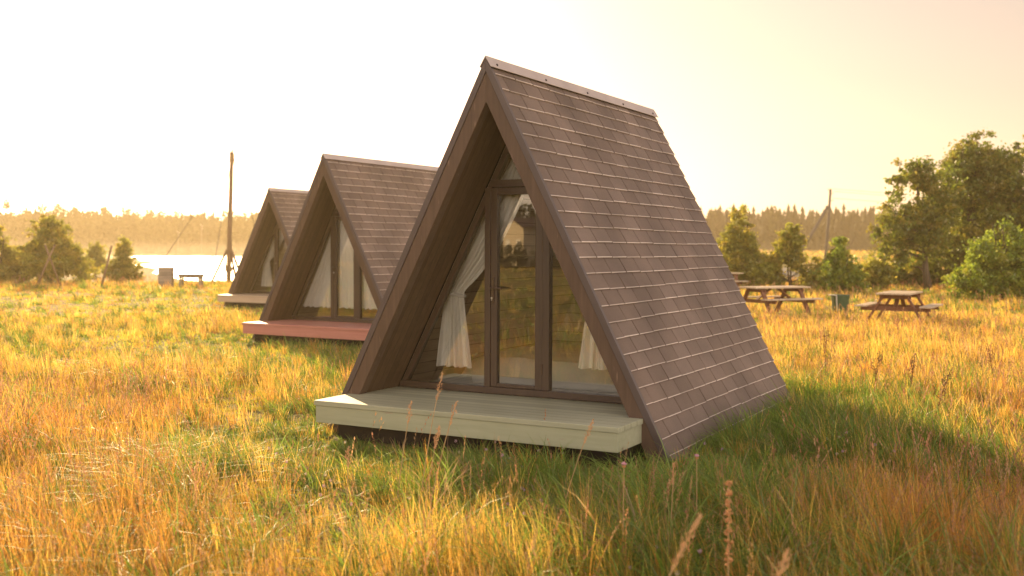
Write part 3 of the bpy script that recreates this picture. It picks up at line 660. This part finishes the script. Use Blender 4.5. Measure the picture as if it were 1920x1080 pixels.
# ------------------------------------------------------------------ far woods (each reads as one mass)
def wood_mass(name, pts, hmin, hmax, label, seed, spruce=.8, per=90):
    g = np.random.default_rng(seed); V = []; Cc = []
    for (X, Y) in pts:
        z0 = tz(X, Y)-.3; sp = g.random() < spruce and not (Y < 0 and math.hypot(X, Y-9) < 92); h = g.uniform(hmin, hmax)*(.36 if (Y < 0 and math.hypot(X, Y-9) < 92) else 1)*(1 if sp else .93); col = np.array([.035,.036,.016] if sp else [.055,.058,.018])*(.7+.6*g.random())
        tri = []
        if sp:                                   # stacked ragged skirts of boughs
            nt_ = 9; wd = g.uniform(.15,.21)*h
            for k in range(nt_):
                f = k/nt_; zb_ = z0+h*(.04+.93*f); za = z0+h*min(1.0, .04+.93*f+.24*(1-.45*f)); r_ = wd*(1-f)**.8+.12
                a = np.arange(8)*.785+g.random()*6; rr_ = r_*(.7+.6*g.random(8)); zz = zb_+(g.random(8)-.6)*h*.03
                ring = np.stack([X+rr_*np.cos(a), Y+rr_*np.sin(a), zz], 1); ap = np.array([X+g.normal()*.05, Y, za])
                mid = .5*(ring+np.roll(ring,-1,0)); mid = ap+(mid-ap)*.80
                for q in range(8): tri += [[ap, ring[q], mid[q]], [ap, mid[q], ring[(q+1)%8]]]
            tri = np.array(tri)
        else:
            n = per*3; d = g.normal(size=(n,3)); d /= np.linalg.norm(d,axis=1)[:,None]; lob = g.normal(size=(7,3))*np.array([.13,.13,.17])*h+np.array([0,0,.62*h])
            c = lob[g.integers(0,7,n)]; p = c+d*h*.13*(g.random((n,1))**.4)*np.array([1,1,1.1]); low = g.random(n) < .28; p[low,2] = g.random(low.sum())*h*.5
            p += np.array([X,Y,z0]); s_ = h*.05*(.6+g.random((n,1))); d1 = g.normal(size=(n,3)); d2 = g.normal(size=(n,3))
            d1 /= np.linalg.norm(d1,axis=1)[:,None]; d2 /= np.linalg.norm(d2,axis=1)[:,None]
            tri = np.stack([p-d1*s_*.5-d2*s_*.6, p+d1*s_*1.3, p+d2*s_*.8], 1)
        V.append(tri.reshape(-1,3)); Cc.append(np.repeat(col[None]*(.75+.5*g.random((len(tri),1))), 3, 0))
    V = np.concatenate(V); Cc = np.concatenate(Cc); T = np.arange(len(V)).reshape(-1,3)
    o = link(name, np_mesh(name, V, None, T, M['needle'], Cc)); tag(o, label, 'forest', kind='stuff'); return o
pts = []
for row in range(5):
    for q in np.arange(1080, 2300, 8):
        Y = 200+row*7+random.uniform(-3,3); pts.append((aim(q+random.uniform(-6,6), Y), Y))
wood_mass('spruce_forest', pts, 7.0, 9.4, 'dark spruce forest along the far side of the field on the right', 51, .93)
pts = []
for row in range(5):
    for q in np.arange(-500, 1120, 9):
        Y = 243+row*6+random.uniform(-3,3)-max(0,300-q)*.03; pts.append((aim(q+random.uniform(-9,9), Y), Y))
wood_mass('lakeside_forest', pts, 9.0, 10.4, 'hazy mixed forest beyond the misty lake on the left', 52, .35, 130)

# ------------------------------------------------------------------ what the door glass mirrors: meadow, trees and a pale house behind-left
cx, cyy, ca = CABS[0]; nrm = Vector((math.sin(ca), -math.cos(ca), 0)); Gp = Vector((cx, cyy, 0))-nrm*REC
cm = Vector((0,0,0)); cm = cm-2*(cm-Gp).dot(nrm)*nrm                          # eye mirrored in the pane
def mirrored(px, dist):
    d = Vector(((px-960)/FPX, 1, 0)); d = d-2*d.dot(nrm)*nrm; p = cm+d*dist; return p
hp = mirrored(1006, 95)
hs_ = empty('house', (hp.x, hp.y, 0), math.atan2(nrm.y, nrm.x)+R(90+28), 'pale house with dark pitched roof mirrored in the door glass', 'house')
mb = MB(); mb.prism([(-1.6,0),(1.6,0),(1.6,3.5),(0,4.2),(-1.6,3.5)], -2.5, 2.5); mb.build('wall', M['wall_pale'], hs_)
mb = MB(); mb.prism([(-1.9,3.37),(0,4.21),(1.9,3.37),(1.9,3.49),(0,4.33),(-1.9,3.49)], -2.8, 2.8); mb.build('roof', M['roof_dark'], hs_)
for xx in (-.8,.8):
    for sy in (-1,1):
        mb = MB(); mb.box(xx-.3,xx+.3,sy*2.51-.02,sy*2.51+.02,1.2,2.4); mb.build('window', M['glass_ins'], hs_)
pts = []
for row in range(3):
    for q in np.arange(500, 1500, 16):
        p = mirrored(q+random.uniform(-8,8), 112+row*6+random.uniform(-3,3)); pts.append((p.x, p.y))
for q in np.arange(600, 1400, 9):
    p = mirrored(q+random.uniform(-8,8), 86+random.uniform(-3,3)); pts.append((p.x, p.y)); shrubs = len(pts)
wood_mass('mirrored_wood', pts, 4.5, 8.0, 'wood edge behind the camera mirrored in the cabin glass', 53, .5)
# ------------------------------------------------------------------ meadow grass
def ground_pt(px, py, z=.15):
    X = (px-960)/FPX; Yv = -(py-540)/FPX; c, s = math.cos(PITCH), math.sin(PITCH)
    d = (X, c-s*Yv, s+c*Yv); t = (z-EYE)/d[2]; return d[0]*t, d[1]*t
def in_cabin(x, y, pad=.0):
    k = np.zeros(len(x), bool)
    for (cx, cy_, a) in CABS:
        u = (x-cx)*math.cos(a)+(y-cy_)*math.sin(a); v = -(x-cx)*math.sin(a)+(y-cy_)*math.cos(a)
        k |= (np.abs(u) < HW+.02+pad) & (v > 0) & (v < D_)
        k |= (np.abs(u) < DL-.04) & (v > -PRO+.10) & (v <= 0.2)
    return k
def near_cabin(x, y):
    m = np.full(len(x), 9.0)
    for (cx, cy_, a) in CABS:
        u = (x-cx)*math.cos(a)+(y-cy_)*math.sin(a); v = -(x-cx)*math.sin(a)+(y-cy_)*math.cos(a)
        du = np.maximum(np.abs(u)-np.where(v < 0, DL, HW), 0); dv = np.maximum(np.maximum(-PRO-v, v-D_), 0); m = np.minimum(m, np.hypot(du, dv))
    return m
# kinds: 0 lush green, 1 yellow-green lawn, 2 golden dry, 3 red-brown dry
KC = np.array([[.19,.28,.036],[.58,.53,.04],[.76,.51,.10],[.62,.31,.06]])
KH = np.array([.34,.10,.25,.28])
BL = [(1290,850,.5,.5,0,4),(1400,775,.7,.8,0,5),(1480,735,.7,.8,0,3.5),(1000,880,1.2,.35,0,3),(1150,930,.6,.4,0,2),  # photo col,row of a patch centre, ground radius (m) across and deep, kind, weight
 (1330,760,1.0,1.6,0,3),(1500,800,1.1,1.2,0,3),(1650,800,.8,1.0,0,2.2),(1300,900,.9,.8,0,2.0),(1130,900,1.3,.7,0,2.0),(800,870,1.2,.5,0,1.6),(1240,1010,.7,.5,0,1.5),(1700,730,.7,1.6,0,1.4),(1780,680,.5,1.6,0,1.8),
 (760,960,.8,.5,1,1.8),(560,800,.7,.9,1,2.0),(520,690,1.0,1.5,1,2.0),(450,900,.5,.4,1,1.0),(900,1050,.7,.4,1,1.2),(120,600,5,7,1,2.6),(250,560,9,9,1,2.2),(600,660,.8,1.0,1,1.2),
 (300,610,2.0,2.2,2,1.6),(430,640,1.5,2.5,1,2.6),(250,640,2.5,2.0,1,2.2),(120,640,2.5,2.5,1,1.8),(400,720,1.0,1.2,1,2.0),(560,900,.5,.5,1,2.0),(720,1000,.5,.4,1,1.6),(480,760,.5,1.2,1,2.2),(640,890,.6,.4,1,2.2),(60,560,8,8,1,2.5),(380,1040,.5,.3,1,1.5),(150,680,1.6,2.0,2,1.8),(1650,640,3,4,2,3),(1850,650,2.5,5,2,2.5),(1560,600,6,6,2,1.5),(600,1030,.8,.5,2,1.3),
 (80,800,.9,1.6,3,2.6),(700,1060,.5,.3,3,1.2),(880,1010,.5,.3,2,1.6),(1050,1060,.4,.3,2,1.2),(260,760,.7,1.0,3,1.5),(60,1000,.7,.7,3,2.0),(330,980,.6,.6,3,1.2),(1780,900,.7,.7,3,3.0),(1880,980,.6,.7,3,3.0),(1640,960,.5,.6,3,1.6),(1880,740,.7,1.6,3,1.0),(1350,1060,.5,.4,3,.9)]
def kinds(x, y):
    r = np.hypot(x, y); Wt = np.zeros((len(x), 4))
    n1 = fbm(x*.45, y*.45, 21); n2 = fbm(x*.8+40, y*.8, 31); n3 = fbm(x*.3+9, y*.3-7, 41)
    Wt[:,0] = .42+2.0*np.clip(n1-.5, 0, 1)*2; Wt[:,1] = 1.1+5*np.clip(n2-.5, 0, 1); Wt[:,2] = .6+2.5*np.clip(n3-.47, 0, 1); Wt[:,3] = .34+2.0*np.clip(.46-n1, 0, 1)
    for (px, py, ra, rb, k, wgt) in BL:
        bx, by = ground_pt(px, py); Wt[:,k] += wgt*np.exp(-(((x-bx)/ra)**2+((y-by)/rb)**2))
    nc = near_cabin(x, y); Wt[:,0] += 3.0*np.exp(-(nc/.7)**2)
    far = r > 45; Wt[far,0] *= .4
    return Wt/Wt.sum(1)[:,None]
def deck_trim(x, y):              # grass is trodden short in front of the decks
    f = np.ones(len(x))
    for (cx, cy_, a) in CABS:
        u = (x-cx)*math.cos(a)+(y-cy_)*math.sin(a); v = -(x-cx)*math.sin(a)+(y-cy_)*math.cos(a)
        d = np.hypot(np.maximum(np.abs(u)-1.5, 0), np.maximum(-PRO-v, 0)); f = np.where(v < .4, np.minimum(f, .58+.42*sstep(.2, 1.5, d)), f)
    return f
def scatter(n, r0, r1, a0, a1, g):
    r = np.sqrt(r0*r0+(r1*r1-r0*r0)*g.random(n)); a = a0+(a1-a0)*g.random(n); return r*np.sin(a), r*np.cos(a)
NB = np.array([22, 16, 11, 11]); TR = np.array([.055, .10, .045, .045])       # blades per tuft, tuft radius
def blades(tx, ty, g, seg, wmul=1.0, hmul=1.0, few=1.0):
    """tufts of blades: each tuft has its own kind, colour, height and lean; blades splay out from its heart"""
    Kw = kinds(tx, ty); cum = Kw.cumsum(1); k = (g.random((len(tx),1)) > cum).sum(1).clip(0,3)
    dead = g.random(len(tx)) < .07
    tc_ = KC[k]*(.62+.76*g.random((len(tx),1))); tc_[dead] = np.array([.44,.31,.15])*(.7+.5*g.random((dead.sum(),1)))
    th = KH[k]*(.55+.8*g.random(len(tx)))*(.25+1.5*np.clip(fbm(tx*.9, ty*.9, 61)*1.5-.25, 0, 1))*hmul*deck_trim(tx, ty)
    nb = np.maximum(3, (NB[k]*few*(.6+.8*g.random(len(tx)))).astype(int)); forb = (k < 2) & (g.random(len(tx)) < .2); th = np.where(forb, th*.5, th); nb = np.where(forb, np.maximum(3, nb//2), nb); idx = np.repeat(np.arange(len(tx)), nb); n = len(idx)
    a = g.random(n)*6.283; rr_ = TR[k][idx]*np.sqrt(g.random(n))*(1+1.2*(wmul-1)); x = tx[idx]+rr_*np.cos(a); y = ty[idx]+rr_*np.sin(a)
    keep = ~in_cabin(x, y); x, y, idx, a = x[keep], y[keep], idx[keep], a[keep]; n = len(x); kk = k[idx]
    z = terrain(x, y); r = np.hypot(x, y); h = th[idx]*(.45+.75*g.random(n))
    w = np.array([.0068,.0050,.0034,.0034])[kk]*(.6+.7*g.random(n))*wmul*np.where(forb[idx], 3.4, 1.0); w = np.maximum(w, r*.00048)
    lean = np.array([1.15,.95,.34,.38])[kk]*(.25+1.1*g.random(n)); wind = 2.4+1.6*lattice(x*.5, y*.5, 71)
    dx = np.cos(a)+.55*np.cos(wind)+.5*g.normal(size=n); dy = np.sin(a)+.55*np.sin(wind)+.5*g.normal(size=n); q = np.hypot(dx,dy)+1e-6; dx /= q; dy /= q
    fa = g.random(n)*3.1416; sx, sy = np.cos(fa), np.sin(fa)
    c = tc_[idx]*(.78+.44*g.random((n,1)))
    Vs = []; Cs = []; drop = np.array([.46,.42,.25,.25])[kk]
    for i in range(seg):
        f = i/seg; off = lean*h*f**1.7; zz = z+h*(f-drop*lean*f**2.6)-.01; ww = w*(1-.7*f*f)*.5
        cxy = np.stack([x+dx*off, y+dy*off, zz], 1); sd_ = np.stack([sx*ww, sy*ww, ww*0], 1); Vs += [cxy-sd_, cxy+sd_]; Cs += [c, c]
    Vs.append(np.stack([x+dx*lean*h, y+dy*lean*h, z+h*(1-drop*lean)], 1)); Cs.append(c)
    m = 2*seg+1; V = np.stack(Vs, 1).reshape(-1,3); C = np.stack(Cs, 1).reshape(-1,3); b = np.arange(n)[:,None]*m
    Q = np.concatenate([b+np.array([[2*i, 2*i+1, 2*i+3, 2*i+2]]) for i in range(seg-1)]) if seg > 1 else None
    T = b+np.array([[2*seg-2, 2*seg-1, 2*seg]])
    return V, Q, T, C
def grass_mesh(zones, seed):
    g = np.random.default_rng(seed); Vs, Qs, Ts, Cs = [], [], [], []; b = 0
    for (dens, r0, r1, a0, a1, seg, wm, hm, few) in zones:
        n = int(dens*.5*(r1*r1-r0*r0)*(a1-a0)); x, y = scatter(n, r0, r1, a0, a1, g)
        keep = ~in_cabin(x, y) & (lake_mask(x, y) < .25); x, y = x[keep], y[keep]
        V, Q, T, C = blades(x, y, g, seg, wm, hm, few)
        Vs.append(V); Cs.append(C); Ts.append(T+b)
        if Q is not None: Qs.append(Q+b)
        b += len(V)
    print('grass verts', b)
    return np_mesh('meadow_grass', np.concatenate(Vs), np.concatenate(Qs), np.concatenate(Ts), M['grass'], np.concatenate(Cs))
A0, A1 = R(-33), R(33)
zones = [(290,1.7,6.0,A0,A1,4,1,1,1),(210,6.0,10.0,A0,A1,4,1,1,1),(115,10,16,A0,A1,3,1.1,.9,1),(60,16,28,A0,A1,2,1.3,.78,.95),(20,28,52,A0,A1,2,1.8,.75,.85),(3,52,130,R(-5),A1,2,2.2,1.1,.7),(1,130,200,R(-5),R(32),2,2.5,1.2,.7),
         (14,1.7,9,R(33),R(327),2,2.2,1,.7),(4,9,30,R(150),R(327),2,3.5,1,.6),(1.2,30,95,R(190),R(290),2,4,1,.6)]
tag(link('meadow_grass', grass_mesh(zones, 5)), 'mixed green, golden and reddish meadow grass all over the ground', 'grass', kind='stuff')

# ------------------------------------------------------------------ seed-bearing stalks
def seedheads(x, y, g, hmul=1.0, fine=True):
    n = len(x); z = terrain(x, y); Kw = kinds(x, y); h = (.34+.30*g.random(n))*(.8+.5*Kw[:,3]+.2*Kw[:,2])*hmul
    r = np.hypot(x, y); w = np.maximum(.0022, r*.00034)
    az = g.random(n)*6.283; lean = .10+.35*g.random(n)**2; dx, dy = np.cos(az), np.sin(az)
    col = np.array([.42,.25,.12])*(.75+.5*g.random((n,1))); red = g.random(n) < .5; col[red] = np.array([.40,.19,.10])*(.75+.5*g.random((red.sum(),1)))
    def at(f): return np.stack([x+dx*lean*h*f**2, y+dy*lean*h*f**2, z+h*f*(1-.12*lean*f)], 1)
    fa = g.random(n)*3.14; sd_ = np.stack([np.cos(fa), np.sin(fa), 0*fa], 1)
    V = []; C = []; seg = 4
    for i in range(seg+1):
        p = at(i/seg*.98); q = sd_*(w*(1-.5*i/seg)*.5)[:,None]; V += [p-q, p+q]; cc = col*(.55+.4*i/seg); C += [cc, cc]
    m = 2*(seg+1); Vst = np.stack(V, 1).reshape(-1,3); Cst = np.stack(C, 1).reshape(-1,3); b = np.arange(n)[:,None]*m
    Q = [np.concatenate([b+np.array([[2*i,2*i+1,2*i+3,2*i+2]]) for i in range(seg)])]
    ns = 22 if fine else 7; base = len(Vst); L = .10+.09*g.random(n); wid = np.where(g.random(n) < .45, .020, .008)
    Vh, Ch = [], []
    for k in range(ns):
        f = 1-L/h*(k+.3*g.random(n))/ns*1.0; p = at(f); a = g.random(n)*6.283; rr_ = wid*(.3+.9*np.sin(np.pi*(k+1)/(ns+1)))*g.random(n)
        d = np.stack([np.cos(a)*rr_, np.sin(a)*rr_, rr_*.5], 1); s = np.maximum(.0065 if fine else .013, r*.0007)*(.7+.6*g.random(n)); s = s[:,None]
        up = np.stack([np.cos(a)*.35+dx*lean, np.sin(a)*.35+dy*lean, np.ones(n)], 1); si = np.stack([-np.sin(a), np.cos(a), 0*a], 1)
        c0 = p+d; Vh += [c0-up*s*.8, c0+si*s*.38, c0+up*s*1.1, c0-si*s*.38]; cc = col*(.85+.5*g.random((n,1))); Ch += [cc]*4
    Vh_ = np.stack(Vh, 1).reshape(-1,3); Ch_ = np.stack(Ch, 1).reshape(-1,3); bb = base+np.arange(n)[:,None]*(4*ns)
    Q.append(np.concatenate([bb+np.array([[4*k,4*k+1,4*k+2,4*k+3]]) for k in range(ns)]))
    return np.concatenate([Vst,Vh_]), np.concatenate(Q), np.concatenate([Cst,Ch_])
def seed_mesh(zones, seed):
    g = np.random.default_rng(seed); Vs, Qs, Cs = [], [], []; b = 0
    for (dens, r0, r1, hm, fine) in zones:
        n = int(dens*.5*(r1*r1-r0*r0)*(A1-A0)); x, y = scatter(n, r0, r1, A0, A1, g); Kw = kinds(x, y)
        keep = ~in_cabin(x, y) & (lake_mask(x, y) < .1) & (g.random(n) < .06+.9*Kw[:,3]+.65*Kw[:,2]-.3*Kw[:,1]-.15*Kw[:,0]); x, y = x[keep], y[keep]
        V, Q, C = seedheads(x, y, g, hm, fine); Vs.append(V); Qs.append(Q+b); Cs.append(C); b += len(V)
    print('seed verts', b)
    return np_mesh('seed_grass', np.concatenate(Vs), np.concatenate(Qs), None, M['seed'], np.concatenate(Cs))
tag(link('seed_grass', seed_mesh([(170,2.2,7,.95,True),(95,7,14,.85,False),(35,14,26,.75,False),(12,26,50,.8,False)], 8)), 'dry reddish seed stalks standing above the meadow grass', 'grass', kind='stuff')

# ------------------------------------------------------------------ single plants that stand out
M['dry_stem'] = plain('dry_straw_stem', (.42,.27,.13), .7, 0, .2); M['dock'] = plain('dark_dock_seed', (.17,.085,.04), .8, 0, .15, .35, 60)
M['rust'] = plain('rusty_seed_head', (.42,.20,.085), .8, 0, .15, .3, 60); M['beige'] = plain('beige_seed_head', (.50,.28,.14), .8, 0, .15, .3, 60); M['pink'] = plain('pink_flower', (.62,.34,.42), .7, 0, .15)
M['pod'] = plain('green_leaf_blade', (.16,.20,.04), .6, 0, .3)
def stalk(px0, px1, py1, Y, label, cat, kind='spike', name='seed_stalk', n=46, seed=0, group=None):
    """a stem rooted at column px0 whose tip shows at (px1, py1)"""
    g = random.Random(seed); X0 = aim(px0, Y); z0 = tz(X0, Y); tipv = Vector((aim(px1, Y)-X0, g.uniform(-.05,.05), EYE+(464-py1)*Y/FPX-z0))
    root = empty(name, (X0, Y, z0), 0, label, cat, group); h = tipv.z
    bend = Vector((tipv.x*.35, 0, h*.5)); P = lambda f: (1-f)*(1-f)*Vector((0,0,-.02))+2*f*(1-f)*bend+f*f*tipv
    r = .0034 if kind != 'dock' else .005
    mb = MB(); mb.tube([P(q/10) for q in range(11)], [r*(1-.5*q/10) for q in range(11)], 6); mb.build('stem', M['dry_stem'] if kind != 'dock' else M['dock'], root, smooth=True)
    def grain(mb, c, d, l, w_):
        d = d.normalized(); x = d.orthogonal().normalized(); y = d.cross(x)
        mb.add([c-d*l*.5]+[c+x*w_*math.cos(a)+y*w_*math.sin(a) for a in (0,1.57,3.14,4.71)]+[c+d*l*.5], [(0,i+1,(i+1)%4+1) for i in range(4)]+[(5,(i+1)%4+1,i+1) for i in range(4)])
    mb = MB()
    if kind == 'spike':
        for q in range(n):
            f = .80+.20*q/n; c = P(f); t = (P(min(f+.01,1))-P(f-.01)).normalized(); a = g.uniform(0,6.28); x = t.orthogonal(); y = t.cross(x); o = (x*math.cos(a)+y*math.sin(a)); w_ = .011*math.sin(math.pi*min(1,(q+1.5)/(n+2)))+.003
            grain(mb, c+o*w_*g.random(), t+o*.45, g.uniform(.012,.02), .0032)
        mb.build('seed_head', M['beige'], root)
    elif kind == 'whorl':
        for q in range(9):
            f = .58+.42*q/8; c = P(f)
            for k in range(11): 
                d = Vector((g.gauss(0,1),g.gauss(0,1),g.gauss(0,1))).normalized(); grain(mb, c+d*.014*(1.1-.45*q/9), d+Vector((0,0,.4)), .018, .0055)
        mb.build('seed_head', M['rust'], root)
    elif kind == 'dock':
        for br in range(5):
            b0 = P(.42+.1*br); an = g.uniform(0,6.28); e = b0+Vector((math.cos(an)*.05, math.sin(an)*.05, h*(.24-.03*br))); 
            mb.tube([b0, b0.lerp(e,.5)+Vector((math.cos(an)*.03, math.sin(an)*.03,-.01)), e], .003, 5)
            for k in range(15):
                c = b0.lerp(e, .15+.85*g.random())+Vector((g.gauss(0,.012),g.gauss(0,.012),g.gauss(0,.01))); grain(mb, c, Vector((g.gauss(0,1),g.gauss(0,1),g.gauss(0,1))), .014, .0045)
        for k in range(40): c = P(.55+.45*g.random()); grain(mb, c+Vector((g.gauss(0,.014),g.gauss(0,.014),0)), Vector((g.gauss(0,1),g.gauss(0,1),1)), .014, .0045)
        mb.build('seed_head', M['dock'], root)
    elif kind == 'flower':
        for k in range(60):
            d = Vector((g.gauss(0,1),g.gauss(0,1),abs(g.gauss(0,1))+.2)).normalized(); grain(mb, P(1)+d*.008, d, .016, .0024)
        mb.build('flower_head', M['pink'], root)
        mb = MB()
        for k in range(16): d = Vector((g.gauss(0,1),g.gauss(0,1),-.4)).normalized(); grain(mb, P(1)+d*.007-Vector((0,0,.006)), d, .012, .004)
        mb.build('calyx', M['rust'], root)
    return root
stalk(1046, 1114, 784, 6.3, 'long leaning straw with a narrow pale tip crossing in front of the green deck', 'grass stalk', seed=1)
stalk(786, 829, 700, 6.9, 'tall beige seed head rising in front of the left part of the green deck', 'grass stalk', seed=2)
stalk(742, 773, 752, 6.8, 'short seed head just left of the tallest one before the deck', 'grass stalk', seed=3)
stalk(802, 858, 752, 6.6, 'seed head bowing right in front of the green deck', 'grass stalk', seed=4)
stalk(790, 824, 800, 6.2, 'thick reddish seed head below the others before the deck', 'grass stalk', seed=5, n=70)
stalk(648, 652, 842, 6.0, 'upright seed head below the left end of the green deck', 'grass stalk', seed=6)
stalk(1374, 1370, 906, 4.3, 'rusty stalk with beaded whorls of seeds in the right foreground', 'weed', 'whorl', seed=7)
stalk(1110, 1316, 962, 3.3, 'thick dry straw slanting right in the bottom foreground, the longer of two', 'grass stalk', seed=8, n=60)
stalk(1372, 1484, 1030, 3.2, 'dry straw slanting right in the bottom foreground, the shorter of two', 'grass stalk', seed=9, n=60)
stalk(1260, 1268, 868, 5.6, 'slim beige seed head under the right corner of the green deck', 'grass stalk', seed=10)
stalk(1172, 1173, 872, 5.4, 'pink flower on a thin stem before the right corner of the deck', 'wildflower', 'flower', 'wildflower', seed=11)
stalk(1312, 1310, 856, 5.9, 'small pink flower in the green grass right of the deck', 'wildflower', 'flower', 'wildflower', seed=12)
for q, (a, b, c, Y, lb) in enumerate([(1552,1548,610,13.5,'dark dry dock plant nearest to the roof edge in the golden grass'),(1642,1650,655,11.5,'dark dry dock plant standing left of the slanting ones on the right'),(1706,1722,660,11.2,'dark dry dock plant slanting right, the taller of two'),
        (1752,1790,690,10.0,'dark dry dock plant slanting right, the lower of two'),(1868,1856,640,13.0,'dark dry dock plant near the right edge in golden grass')]):
    stalk(a, b, c, Y, lb, 'weed', 'dock', 'dock_plant', seed=20+q, group='dry dock plants on the right')
# clover and other small flower heads, far too many to count
g = np.random.default_rng(77); n = 150; x, y = scatter(n, 4.2, 9.0, R(-13), R(20), g); k = ~in_cabin(x, y, .05) & (fbm(x*1.2, y*1.2, 91) > .47); x, y = x[k], y[k]; z = terrain(x, y)+.10+.14*g.random(len(x))
V = []; C = []
for i in range(len(x)):
    for q in range(16):
        d = g.normal(size=3); d /= np.linalg.norm(d); p = np.array([x[i],y[i],z[i]])+d*.008; t = np.cross(d, g.normal(size=3)); t /= np.linalg.norm(t); b = np.cross(d, t)
        V += [p-t*.005, p-b*.004+d*.004, p+t*.005, p+b*.004+d*.004]; C += [np.array([.55,.36,.40]) if i%3 else np.array([.6,.5,.36])]*4
tag(link('clover_flowers', np_mesh('clover_flowers', np.array(V), np.arange(len(V)).reshape(-1,4), None, M['seed'], np.array(C))), 'tiny pale clover heads sprinkled through the grass before the deck', 'flowers', kind='stuff')

# ------------------------------------------------------------------ haze
hz = MB(); hz.box(-420, 420, -160, 420, -3.2, 24)
m, n, out = mat('morning_haze'); pv = N(n, 'ShaderNodeVolumePrincipled')
pv.inputs['Color'].default_value = (1.0,.82,.53,1); pv.inputs['Density'].default_value = .00072; pv.inputs['Anisotropy'].default_value = .5
n.links.new(pv.outputs[0], out.inputs['Volume'])
tag(hz.build('haze', m), 'thin golden morning haze over the meadow', 'haze', kind='stuff')

ms_ = MB(); ms_.box(-150, 30, 80, 236, LAKE_Z-.05, 3.0)
m, n, out = mat('lake_mist'); pv = N(n, 'ShaderNodeVolumePrincipled'); L = n.links.new
tc = N(n,'ShaderNodeTexCoord'); mp = N(n,'ShaderNodeMapping'); mp.inputs['Scale'].default_value = (.075,.03,.16); L(tc.outputs['Object'], mp.inputs[0])
nz = N(n,'ShaderNodeTexNoise'); nz.inputs['Scale'].default_value = 1; nz.inputs['Detail'].default_value = 4; L(mp.outputs[0], nz.inputs['Vector'])
mr = N(n,'ShaderNodeMapRange'); mr.inputs[1].default_value = .42; mr.inputs[2].default_value = .75; mr.inputs[4].default_value = .006; L(nz.outputs[0], mr.inputs[0])
sx = N(n,'ShaderNodeSeparateXYZ'); L(tc.outputs['Object'], sx.inputs[0]); hz2 = N(n,'ShaderNodeMapRange'); hz2.inputs[1].default_value = 2.6; hz2.inputs[2].default_value = LAKE_Z; L(sx.outputs[2], hz2.inputs[0])
pw = N(n,'ShaderNodeMath', operation='MULTIPLY'); L(mr.outputs[0], pw.inputs[0]); L(hz2.outputs[0], pw.inputs[1]); L(pw.outputs[0], pv.inputs['Density'])
pv.inputs['Color'].default_value = (1,.9,.75,1); pv.inputs['Anisotropy'].default_value = .4; L(pv.outputs[0], out.inputs['Volume'])
tag(ms_.build('lake_mist', m), 'drifting white mist rising off the bright lake', 'mist', kind='stuff')
